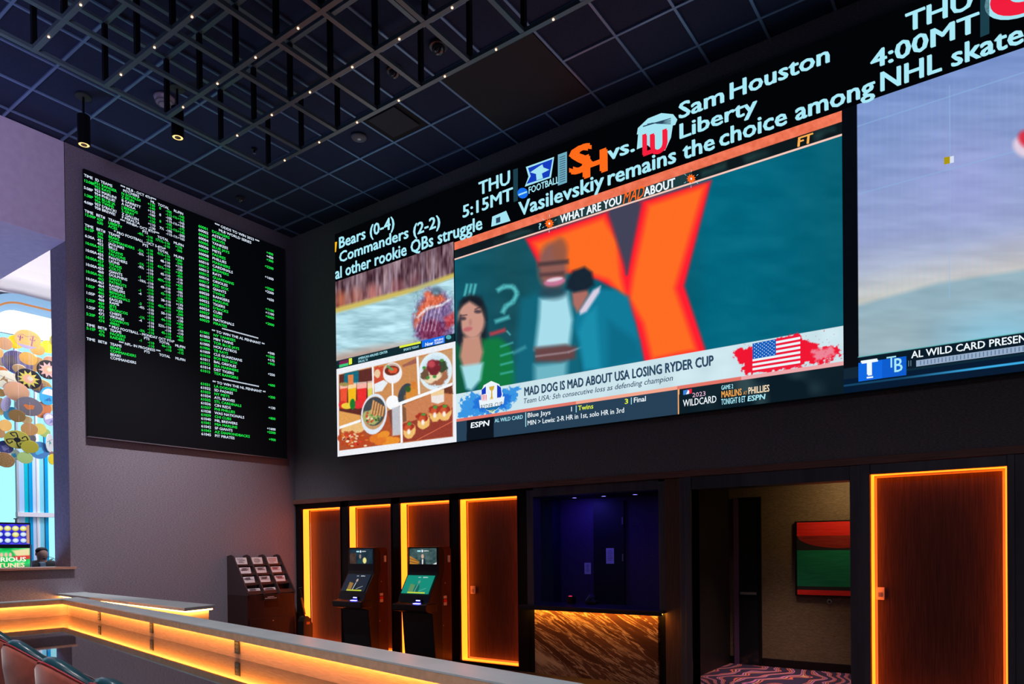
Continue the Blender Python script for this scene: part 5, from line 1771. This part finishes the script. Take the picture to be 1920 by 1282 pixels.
# curtain wall at the far side and the bright sky beyond
AX = -9.0
struct(box('sky_backdrop', None, mat('daylight_sky', (0.5, 0.8, 0.9), 0.9, 0, (0.50, 0.93, 1.0), 1.05), -15.2, -15.1, -9, 8, -1, 11))
mg = mat('clear_glass', (0.75, 0.93, 1.0), 0.0)
mg.node_tree.nodes['Principled BSDF'].inputs['Transmission Weight'].default_value = 1.0
mg.node_tree.nodes['Principled BSDF'].inputs['IOR'].default_value = 1.02
M_FIN = mat('blue_glass_fin', (0.0, 0.36, 0.75), 0.2)
M_FINT = mat('teal_glass_fin', (0.0, 0.55, 0.68), 0.2)
M_MULL = mat('grey_mullion', (0.42, 0.44, 0.50), 0.4)


def ax(px, py, x=AX):
    return on_x(px, py, x)


wn = struct(bpy.data.objects.new('window_1', None))
COL.objects.link(wn)
wn.location = (AX, 0, FZ)
ztop = 6.4
mb = MB()
for p0, p1 in ((29.5, 33.5), (66.5, 69.5)):
    mb.box(AX - 0.03, AX + 0.06, ax(p0, 900)[1], ax(p1, 900)[1], FZ, ztop, M_MULL if p0 < 40 else M_WHITEA)
zb = ax(60, 965)[2]
mb.box(AX - 0.03, AX + 0.10, ax(30, 965)[1], 2.6, zb - 0.05, zb + 0.05, M_WHITEA)
mb.box(AX - 0.03, AX + 0.05, -9, 2.6, ztop, ztop + 0.2, M_WHITEA)
mb.build('window_frame', wn)
MB().box(AX - 0.025, AX - 0.015, -9, 2.6, FZ, ztop, mg).build('pane', wn)
M_FIN2 = [(45, 51.5, M_FINT), (52.5, 60, M_FIN), (60, 66, mat('frosted_pane', (0.55, 0.72, 0.95), 0.6)), (70, 73, mat('pale_pane', (0.70, 0.88, 1.0), 0.6)), (73, 81, mat('aqua_pane', (0.22, 0.70, 0.88), 0.5)), (82.3, 89, M_FIN), (34.5, 44, mat('sky_pane', (0.40, 0.62, 0.92), 0.6))]
for p0, p1, m in M_FIN2:
    MB().box(AX + 0.0, AX + 0.03, ax(p0, 900)[1], ax(p1, 900)[1], FZ, 4.2, m).build('fin', wn)
for p0 in (51.5, 81.2):
    MB().box(AX + 0.0, AX + 0.05, ax(p0, 900)[1], ax(p0 + 1.1, 900)[1], FZ, 4.2, mat('dark_mullion', (0.02, 0.05, 0.12), 0.4)).build('mullion', wn)
struct(box('wall_atrium_far', None, M_WHITEA, AX - 0.1, AX + 0.02, -9, 2.6, ztop + 0.2, 8.4))
area_light('atrium_bay_light', (-6.2, -1.0, 8.2), (-7.5, -1.6, 4.0), 1.6, 500, (0.92, 0.90, 1.0), 2.0)
area_light('atrium_disc_light', (-2.2, -1.6, 4.0), (-6.0, -1.9, 4.6), 1.2, 110, (1.0, 0.97, 0.92), 1.2)

# hanging discs -----------------------------------------------------------------
PAL = {'gold': (0.72, 0.40, 0.10), 'amber': (0.80, 0.50, 0.16), 'yellow': (0.92, 0.72, 0.02), 'copper': (0.62, 0.32, 0.14), 'bronze': (0.30, 0.17, 0.06), 'olive': (0.56, 0.50, 0.06), 'mustard': (0.62, 0.55, 0.10),
       'violet': (0.22, 0.22, 0.55), 'black': (0.02, 0.02, 0.03), 'orange': (0.82, 0.25, 0.08), 'salmon': (0.80, 0.42, 0.28), 'grey': (0.22, 0.20, 0.26), 'blue': (0.03, 0.20, 0.55), 'sky': (0.05, 0.45, 0.85), 'navy': (0.06, 0.07, 0.28),
       'lime': (0.62, 0.85, 0.30), 'pale': (0.75, 0.88, 0.85), 'cream': (0.70, 0.66, 0.52), 'pink': (0.75, 0.45, 0.45), 'plum': (0.35, 0.12, 0.30), 'lilac': (0.48, 0.44, 0.72), 'white': (0.85, 0.85, 0.85), 'peach': (0.82, 0.55, 0.28), 'green': (0.10, 0.45, 0.40)}


def pm(n):
    return mat('disc_' + n, PAL[n], 0.5)


DISCS = [
    # px, py, rx, ry, tilt, x, colour, pattern, label
    (52, 636, 21, 17, 8, -5.6, 'amber', 'cactus', 'amber disc painted with purple cacti and birds, topmost of the hanging discs'),
    (29, 641, 13, 12, 10, -5.9, 'yellow', None, 'plain bright yellow disc left of the cactus disc'),
    (9, 644, 12, 11.5, 25, -5.8, 'copper', None, 'plain copper disc at the left edge level with the yellow one'),
    (90, 650, 12, 11.5, 20, -5.7, 'yellow', None, 'plain bright yellow disc near the jamb'),
    (70, 655, 12, 10, 20, -5.8, 'amber', None, 'plain amber disc under the right side of the cactus disc'),
    (99, 638, 5, 9, 0, -5.6, 'olive', 'ring', 'narrow olive disc cut off by the jamb, above the yellow one'),
    (0, 662, 5, 8, 0, -6.0, 'gold', None, 'small gold disc half outside the left edge'),
    (33, 680, 25, 21, 25, -6.2, 'violet', 'patch', 'large violet disc with a dark smudge, partly hidden by a gold disc'),
    (53, 672, 14.5, 11, 15, -5.5, 'gold', None, 'plain gold disc in front of the violet disc'),
    (36, 691, 11, 7.5, 8, -6.0, 'peach', None, 'small peach disc at the foot of the violet disc'),
    (5, 676, 12, 10, 0, -6.5, 'peach', None, 'pale peach disc behind the left edge cluster'),
    (69, 683, 13, 14, 30, -6.3, 'amber', None, 'amber disc between the gold disc and the dark star disc'),
    (93, 677, 10, 9, 10, -6.4, 'salmon', None, 'salmon disc above the right star disc'),
    (90, 693, 18, 17, 30, -5.6, 'black', 'star', 'black disc with a pink and white star against the jamb'),
    (4, 694, 9, 6, 20, -5.7, 'orange', None, 'small orange disc at the left edge'),
    (53.5, 710, 21, 17.5, 25, -5.4, 'black', 'star', 'black disc with a yellow pointed star at the centre of the cluster'),
    (33, 708, 9, 12, 0, -6.5, 'cream', None, 'cream disc peeping out left of the black star disc'),
    (9, 711, 17, 16, 30, -5.6, 'cream', 'leafy', 'cream disc with dark line drawing at the left edge'),
    (76, 724, 18, 13, 10, -6.1, 'amber', 'cactus', 'amber disc with a single purple cactus behind the black star disc'),
    (31, 734, 20.5, 17, 20, -5.6, 'salmon', 'spiral', 'salmon disc with a speckled spiral'),
    (2, 736, 8, 7, 10, -5.9, 'amber', None, 'small amber disc at the left edge beside the salmon spiral'),
    (90, 742, 13, 17, 10, -5.7, 'sky', 'half', 'sky blue disc with a white half moon against the jamb'),
    (11, 757, 7, 14, 15, -5.8, 'lilac', 'ring', 'narrow lilac disc seen nearly edge on'),
    (2, 762, 5, 16, 0, -6.0, 'amber', None, 'amber disc cut by the left edge below the lilac one'),
    (54.5, 762, 21.5, 17, 12, -5.4, 'grey', 'heart', 'grey disc with an orange heart shape'),
    (80, 768, 13, 16, 20, -5.9, 'orange', None, 'orange disc behind the grey heart disc'),
    (96, 764, 6, 6, 0, -6.2, 'amber', None, 'small amber disc beside the jamb below the blue half moon'),
    (20, 775, 10, 13, 30, -6.1, 'sky', None, 'sky blue disc behind the bronze one'),
    (32, 779.5, 13.5, 11, 15, -5.4, 'bronze', None, 'plain dark bronze disc left below the grey heart disc'),
    (50, 787, 9, 7, 0, -6.0, 'peach', None, 'peach disc right of the dark bronze disc'),
    (93, 786, 9, 12, -20, -5.8, 'lilac', 'half', 'lilac and white disc against the jamb'),
    (10, 797.5, 10, 11, 0, -5.6, 'gold', None, 'plain gold disc with a pale rim at the left'),
    (55, 804.5, 13.5, 11.5, 8, -5.5, 'copper', None, 'plain copper disc above the swirl disc'),
    (74.5, 804, 10.5, 10.5, 5, -5.6, 'mustard', None, 'mustard disc right of the copper one'),
    (84, 811, 9, 8, 0, -6.0, 'lime', None, 'pale lime disc behind the mustard one'),
    (2, 812, 6, 9, 0, -6.1, 'copper', None, 'small copper disc at the left edge below the gold one'),
    (32.5, 824, 20.5, 16.5, 12, -5.5, 'mustard', 'swirl', 'yellow disc with a bold black swirl around a black centre'),
    (59, 822, 7, 8, 0, -6.2, 'grey', None, 'small grey disc behind the swirl disc'),
    (10, 838, 13, 12, 15, -5.8, 'navy', 'blob', 'navy disc left below the swirl disc'),
    (56, 837.5, 14, 11.5, 5, -5.4, 'olive', None, 'plain olive disc overlapping the swirl disc'),
    (74, 844, 16, 16, 30, -5.7, 'blue', 'blob', 'large deep blue disc right of the olive one'),
    (93, 830, 5.5, 17, 0, -5.6, 'white', 'leafy', 'narrow white disc with a green sprig, seen nearly edge on'),
    (95, 849, 6, 4, 0, -6.2, 'pink', None, 'small pink disc behind the blue disc'),
    (99, 861, 7, 10, 0, -5.8, 'yellow', None, 'yellow disc cut by the jamb at the bottom'),
    (26, 853, 10, 11, 30, -5.9, 'pale', 'blob', 'pale aqua disc under the swirl disc'),
    (47, 858, 12.5, 10.5, 10, -5.6, 'lime', None, 'plain lime green disc, lowest at the centre'),
    (9, 862, 16, 13, 30, -5.8, 'copper', 'spiral', 'pinkish copper disc, lowest at the left'),
]


def disc(px, py, rx, ry, tilt, x, col, pat, label):
    c = on_x(px, py, x)
    dist = (c - CAM) @ FW
    s = dist / FPX
    c = Vector(c)
    view = (Vector(CAM) - c).normalized()
    u = Vector((0, 0, 1)).cross(view).normalized()
    v = view.cross(u)
    ct, st_ = math.cos(math.radians(-tilt)), math.sin(math.radians(-tilt))
    U = (u * ct + v * st_)
    Wv = (v * ct - u * st_)
    ratio = ry / rx
    R = max(rx, ry) * s
    # a true round disc, turned away from the viewer until it looks as narrow as in the photograph
    if ratio <= 1:
        k = math.acos(min(1, max(0.12, ratio)))
        Wv = (Wv * math.cos(k) + view * math.sin(k)).normalized()
    else:
        k = math.acos(min(1, max(0.12, 1 / ratio)))
        U = (U * math.cos(k) - view * math.sin(k)).normalized()
    Nn = U.cross(Wv).normalized()
    if Nn.dot(view) < 0:
        Nn = -Nn
    t = thing('hanging_disc', label, 'hanging disc', tuple(c), 'painted discs hanging in the atrium')
    cyl = MB().cyl(c - Nn * 0.006, c + Nn * 0.006, R, R, pm(col), 36)
    b_ = cyl.build('plate', t)
    MB().cyl(c + Wv * R * 0.9, (c.x + Wv.x * R * 0.9, c.y + Wv.y * R * 0.9, 8.39), 0.0013, 0.0013, mat('grey_wire', (0.5, 0.48, 0.54), 0.4), 5, False).build('wire', t)
    if pat:
        mb = MB()

        def sh(pts, m, e=0.0075):
            mb.add([c + Nn * e + U * (a * R) + Wv * (b * R) for a, b in pts], [tuple(range(len(pts)))], m)
        if pat == 'star':
            n = 11 if 'yellow' in label else 10
            st2 = []
            for i in range(2 * n):
                r = 0.86 if i % 2 == 0 else 0.5
                a = math.pi * i / n
                st2.append((r * math.cos(a), r * math.sin(a)))
            sh(st2, pm('mustard' if 'yellow' in label else 'pink'))
            sh([(0.42 * math.cos(a), 0.42 * math.sin(a)) for a in np.linspace(0, 6.28, 18, False)], pm('salmon'), 0.009)
            sh([(0.1 + 0.22 * math.cos(a), 0.12 + 0.22 * math.sin(a)) for a in np.linspace(0, 6.28, 14, False)], pm('cream'), 0.0105)
        elif pat == 'cactus':
            for ox, h_ in ((-0.55, 0.22), (0.35, 0.42)) if 'topmost' in label else ((0.1, 0.5),):
                sh([(ox - 0.05, -0.6 * h_ / 0.42), (ox + 0.05, -0.6 * h_ / 0.42), (ox + 0.05, h_), (ox, h_ + 0.06), (ox - 0.05, h_)], pm('plum'))
                sh([(ox - 0.2, 0.0), (ox + 0.2, 0.0), (ox + 0.2, 0.2), (ox + 0.14, 0.2), (ox + 0.14, 0.06), (ox - 0.14, 0.06), (ox - 0.14, 0.2), (ox - 0.2, 0.2)], pm('plum'))
            sh([(0.98 * math.cos(a), 0.98 * math.sin(a)) for a in np.linspace(math.pi * 1.22, math.pi * 1.78, 12)], pm('lilac'))
            sh([(-0.9, 0.22), (-0.4, 0.45), (-0.1, 0.30), (0.4, 0.55), (0.8, 0.35), (0.4, 0.50), (-0.1, 0.25), (-0.4, 0.40)], pm('plum'))
        elif pat == 'swirl':
            for q in range(4):
                a0 = q * math.pi / 2
                path = [(0.2 + 0.62 * t_, a0 + 0.3 * t_) for t_ in np.linspace(0, 1, 6)] + [(0.82, a0 + 0.3 + 0.55 * t_) for t_ in np.linspace(0.1, 1, 6)] + [(0.82 - 0.36 * t_, a0 + 0.85) for t_ in np.linspace(0.2, 1, 4)] + [(0.46, a0 + 0.85 - 0.3 * t_) for t_ in np.linspace(0.3, 1, 3)]
                P_ = [(r * math.cos(a), r * math.sin(a)) for r, a in path]
                for (x0_, y0_), (x1_, y1_) in zip(P_[:-1], P_[1:]):
                    L_ = math.hypot(x1_ - x0_, y1_ - y0_) + 1e-6
                    nx, ny = -(y1_ - y0_) / L_ * 0.05, (x1_ - x0_) / L_ * 0.05
                    sh([(x0_ + nx, y0_ + ny), (x1_ + nx, y1_ + ny), (x1_ - nx, y1_ - ny), (x0_ - nx, y0_ - ny)], pm('black'))
            sh([(0.27 * math.cos(a), 0.27 * math.sin(a)) for a in np.linspace(0, 6.28, 16, False)], pm('black'))
        elif pat == 'heart':
            sh([(-0.05, -0.35), (0.35, -0.15), (0.38, 0.25), (0.15, 0.3), (-0.02, 0.18), (-0.3, 0.2), (-0.42, 0.0)], pm('orange'))
        elif pat == 'half':
            sh([(0.8 * math.cos(a), 0.8 * math.sin(a)) for a in np.linspace(0.1, math.pi - 0.1, 14)], pm('white'))
            sh([(-0.4, -0.6), (0.5, -0.5), (0.2, -0.1)], pm('blue' if col == 'sky' else 'violet'))
        elif pat in ('spiral', 'ring'):
            for r in (0.78, 0.5, 0.22):
                P_ = [(r * math.cos(a), r * math.sin(a)) for a in np.linspace(0, 6.283, 25)]
                Q_ = [((r - 0.07) * math.cos(a), (r - 0.07) * math.sin(a)) for a in np.linspace(0, 6.283, 25)]
                for i in range(24):
                    if pat == 'spiral' and i % 3 == 2:
                        continue
                    sh([P_[i], P_[i + 1], Q_[i + 1], Q_[i]], pm('amber' if pat == 'spiral' else 'violet'))
        elif pat == 'leafy':
            sh([(-0.3, -0.5), (-0.1, -0.1), (0.4, -0.15), (0.2, 0.2), (-0.05, 0.1), (-0.2, 0.4), (-0.25, 0.0)], pm('green' if col == 'white' else 'bronze'))
            sh([(-0.8, 0.05), (0.75, 0.38), (0.75, 0.43), (-0.8, 0.1)], pm('grey'))
        elif pat in ('blob', 'patch'):
            o2 = 0.0 if pat == 'blob' else -0.45
            sh([(o2 + (0.42 + 0.1 * math.sin(3 * a)) * math.cos(a), -0.1 + (0.42 + 0.1 * math.cos(4 * a)) * math.sin(a)) for a in np.linspace(0, 6.28, 20, False)], pm({'blue': 'sky', 'navy': 'violet', 'pale': 'sky', 'violet': 'grey'}.get(col, 'grey')))
        mb.build('painting', b_)
    return t


for d_ in DISCS:
    disc(*d_)

# slot machine -------------------------------------------------------------------
SX = -2.5
s_r = on_x(58.5, 1020, SX)
SY1 = float(s_r[1])
SY0 = SY1 - 0.66
sm_ = thing('slot_machine', 'slot machine with a blue coin screen over a green lettered screen behind the sill', 'slot machine', (SX - 0.3, (SY0 + SY1) / 2, FZ))
zt = float(on_x(59, 980, SX)[2])
zm0, zm1 = float(on_x(58, 1026, SX)[2]), float(on_x(58, 1021, SX)[2])
zbt = zt - 0.86
M_CHROME = mat('slot_trim', (0.55, 0.50, 0.75), 0.25, 0.6)
MB().box(SX - 0.6, SX - 0.01, SY0, SY1, FZ, 0.75, M_PLASTIC).box(SX - 0.35, SX - 0.01, SY0, SY1, 0.75, zt, M_PLASTIC).build('cabinet', sm_, bevel=0.006)
MB().box(SX - 0.008, SX + 0.012, SY1 - 0.014, SY1 + 0.004, zbt, zm1, M_CHROME).build('side_trim', sm_)
MB().prism([(SX - 0.01, 0.72), (SX + 0.28, 0.66), (SX + 0.28, 0.74), (SX - 0.01, 0.86)], SY0, SY1, 'y', M_PLASTIC).build('button_deck', sm_)
for q in (0.14, 0.5):
    yq = SY1 - q
    MB().cyl((SX - 0.15, yq, zt), (SX - 0.15, yq, zt + 0.07), 0.012, 0.012, M_STEEL, 10).build('aerial', sm_)
    MB().cyl((SX - 0.15, yq, zt + 0.055), (SX - 0.15, yq, zt + 0.07), 0.03, 0.03, M_STEEL, 12).build('aerial_cap', sm_)
p = Pic((SX, SY0 + 0.02, zm1 + 0.006), (0, 1, 0), (0, 0, 1), 0.62, zt - zm1 - 0.03, 130, (124, 72))
p.fill((50, 40, 215))
p.speck(16, 10, 60, 2)
for r in range(3):
    for c in range(6):
        x_, y_ = 8 + c * 20, 14 + r * 22
        yel = (r == 0 and c > 1) or (r == 1 and c == 4)
        p.ell(x_, y_ + 2, 9, 9, (20, 40, 120) if not yel else (200, 180, 60), 1)
        p.ell(x_, y_, 8, 8, (235, 235, 120) if yel else (190, 215, 255), 1)
        p.ell(x_, y_ - 1, 4.5, 3.5, (245, 245, 225), 1)
p.poly([(116, 4), (124, 2), (124, 70), (116, 68)], (200, 150, 120), 1)
p.build('upper_screen', sm_)
p = Pic((SX, SY0 + 0.02, zbt), (0, 1, 0), (0, 0, 1), 0.62, zm0 - zbt - 0.01, 130, (124, 90))
p.fill((30, 200, 90))
p.speck(22, 14, 80, 3)
p.poly([(78, 6), (124, 0), (124, 26), (92, 26)], (240, 225, 170), 3)
p.poly([(80, 22), (124, 20), (124, 30), (86, 32)], (220, 60, 50), 2)
p.poly([(0, 50), (60, 56), (124, 46), (124, 90), (0, 90)], (60, 130, 90), 6)
for k in range(5):
    p.ell(30 + k * 11, 18, 4, 6, (250, 190, 170), 1.5)
lo2 = p.build('lower_screen', sm_)
mb = MB()
zz0 = zm0 - 0.205
text(mb, 'GLORIOUS', leds('slot_white', (255, 250, 235)), (SX + 0.002, SY0 + 0.02, zz0), (0, 1, 0), (0, 0, 1), 0.57, 0.062, 0.03)
text(mb, 'FORTUNES', leds('slot_peach', (255, 225, 190)), (SX + 0.002, SY0 + 0.02, zz0 - 0.085), (0, 1, 0), (0, 0, 1), 0.55, 0.062, 0.03)
mb.build('lettering', lo2)

# person -------------------------------------------------------------------------


def skin(name, parent, V, E, R, m, levels=2):
    me = bpy.data.meshes.new(name)
    off = Vector(parent_loc(parent))
    me.from_pydata([tuple(Vector(v) - off) for v in V], E, [])
    me.materials.append(m)
    o = bpy.data.objects.new(name, me)
    COL.objects.link(o)
    o.parent = parent
    bpy.context.view_layer.objects.active = o
    sk = o.modifiers.new('skin', 'SKIN')
    for i, r in enumerate(R):
        r = r if isinstance(r, tuple) else (r, r)
        me.skin_vertices[0].data[i].radius = r
    me.skin_vertices[0].data[0].use_root = True
    sb = o.modifiers.new('sub', 'SUBSURF')
    sb.levels = sb.render_levels = levels
    sk.use_smooth_shade = True
    return o


PX = -3.0
hp = on_x(78, 1035, PX)
hx, hy = PX, float(hp[1])
htop = float(on_x(78, 1025, PX)[2])
pe = thing('person', 'person with dark hair and beard in a black jacket and pale blue shirt', 'person', (hx, hy, FZ))
H_ = htop - FZ
M_SKIN = mat('skin', (0.8, 0.48, 0.38), 0.5)
M_JACK = mat('black_jacket', (0.012, 0.014, 0.02), 0.7)
M_SHIRT = mat('pale_blue_shirt', (0.25, 0.40, 0.55), 0.7)
M_HAIR = mat('dark_hair', (0.015, 0.012, 0.012), 0.6)


def q(dx, dy, f):       # dx towards the viewer, dy sideways, f of body height
    return (hx + dx, hy + dy, FZ + H_ * f)


V = [q(0, 0, .53), q(0, 0, .62), q(0, 0, .72), q(0, 0, .80), q(0.01, 0, .86), q(0.015, 0, .885), q(0.02, 0, .915), q(0.015, 0, .95),
     q(0, -.17, .835), q(-.01, -.24, .66), q(.12, -.16, .57), q(.19, -.05, .58),
     q(0, .17, .835), q(-.01, .24, .66), q(.12, .16, .57), q(.19, .06, .59),
     q(0, -.09, .48), q(0.01, -.10, .27), q(-.01, -.10, .05), q(.10, -.11, .018),
     q(0, .09, .48), q(0.01, .10, .27), q(-.01, .10, .05), q(.10, .11, .018), q(0.01, 0, .985)]
E_ = [(0, 1), (1, 2), (2, 3), (3, 4), (4, 5), (5, 6), (6, 7), (3, 8), (8, 9), (9, 10), (10, 11), (3, 12), (12, 13), (13, 14), (14, 15), (0, 16), (16, 17), (17, 18), (18, 19), (0, 20), (20, 21), (21, 22), (22, 23), (7, 24)]
R_ = [(.13, .11), (.125, .10), (.15, .11), (.13, .10), (.06, .06), (.068, .075), (.082, .095), (.078, .09), .055, .042, .034, .03, .055, .042, .034, .03, .085, .06, .042, .035, .085, .06, .042, .035, (.045, .055)]
skin('body', pe, V, E_, R_, M_SKIN)
VJ = [q(0, 0, .50), q(0, 0, .62), q(0, 0, .72), q(0, 0, .80), q(-0.01, 0, .858), q(0, -.17, .828), q(-.01, -.25, .66), q(.11, -.165, .575), q(0, .17, .828), q(-.01, .25, .66), q(.11, .165, .575)]
skin('jacket', pe, VJ, [(0, 1), (1, 2), (2, 3), (3, 4), (3, 5), (5, 6), (6, 7), (3, 8), (8, 9), (9, 10)], [(.165, .145), (.155, .13), (.18, .145), (.17, .14), (.10, .09), .10, .075, .055, .10, .075, .055], M_JACK)
VT_ = [q(0, 0, .515), q(0, -.09, .47), q(0.01, -.10, .27), q(-.01, -.10, .045), q(0, .09, .47), q(0.01, .10, .27), q(-.01, .10, .045)]
skin('trousers', pe, VT_, [(0, 1), (1, 2), (2, 3), (0, 4), (4, 5), (5, 6)], [(.14, .12), .095, .07, .055, .095, .07, .055], mat('dark_trousers', (0.02, 0.02, 0.03), 0.8))
MB().prism([(hx + 0.10, FZ + H_ * .66), (hx + 0.150, FZ + H_ * .66), (hx + 0.165, FZ + H_ * .76), (hx + 0.125, FZ + H_ * .85), (hx + 0.05, FZ + H_ * .86)], hy - 0.075, hy + 0.01, 'y', M_SHIRT).build('shirt', pe, bevel=0.01)
hair = MB().lathe((hx - 0.002, hy, FZ + H_ * .945), [(0.074, -0.004), (0.082, 0.020), (0.082, 0.042), (0.066, 0.066), (0.035, 0.082), (0.008, 0.086)], M_HAIR, 20).build('hair', pe, smooth=True)
MB().lathe((hx + 0.036, hy, FZ + H_ * .895), [(0.030, -0.035), (0.052, -0.020), (0.054, 0.004), (0.045, 0.012)], M_HAIR, 16).build('beard', pe, smooth=True)
zf = FZ + H_ * .937
face = MB()
for s in (-1, 1):
    face.lathe((hx + 0.078, hy + s * 0.03, zf), [(0.002, -0.007), (0.010, 0.0), (0.002, 0.007)], M_HAIR, 8)
face.build('eye', pe)
MB().prism([(hx + 0.075, zf + 0.005), (hx + 0.105, zf - 0.035), (hx + 0.075, zf - 0.04)], hy - 0.012, hy + 0.012, 'y', M_SKIN).build('nose', pe, bevel=0.004)
for s in (-1, 1):
    MB().box(hx - 0.01, hx + 0.015, hy + s * 0.072, hy + s * 0.088, zf - 0.03, zf + 0.02, M_SKIN).build('ear', pe, bevel=0.006)

# potted palm ---------------------------------------------------------------------
g0 = on_x(112, 1020, -3.6)
pl = thing('potted_palm', 'potted palm whose dark green leaf tips reach past the jamb', 'plant', (-3.6, float(g0[1]), FZ))
MB().lathe((-3.6, g0[1], FZ), [(0.16, 0.0), (0.20, 0.02), (0.24, 0.42), (0.22, 0.42), (0.20, 0.36)], mat('clay_pot', (0.35, 0.33, 0.36), 0.6), 28).build('pot', pl, smooth=False)
MB().cyl((-3.6, g0[1], FZ + 0.36), (-3.6, g0[1], 1.3), 0.03, 0.018, mat('palm_trunk', (0.12, 0.08, 0.05), 0.8), 12).build('trunk', pl)
M_LEAF = mat('palm_leaf', (0.02, 0.12, 0.07), 0.45)
for k in range(11):
    a = 2 * math.pi * k / 11 + 0.2
    el = 0.25 + 0.5 * ((k * 7) % 5) / 5
    mb = MB()
    vs, fs = [], []
    n = 9
    for i in range(n):
        f = i / (n - 1)
        r = 0.36 * f
        x_ = -3.6 + r * math.cos(a)
        y_ = g0[1] + r * math.sin(a)
        z_ = 1.28 + el * 0.65 * f - 0.42 * f * f
        wd = 0.03 * math.sin(math.pi * min(1, f * 0.93 + 0.07)) + 0.001
        vs += [(x_ - wd * math.sin(a), y_ + wd * math.cos(a), z_), (x_, y_, z_ - 0.008), (x_ + wd * math.sin(a), y_ - wd * math.cos(a), z_)]
    for i in range(n - 1):
        b_ = i * 3
        fs += [(b_, b_ + 1, b_ + 4, b_ + 3), (b_ + 1, b_ + 2, b_ + 5, b_ + 4)]
    mb.add(vs, fs, M_LEAF).build('leaf', pl, smooth=True)
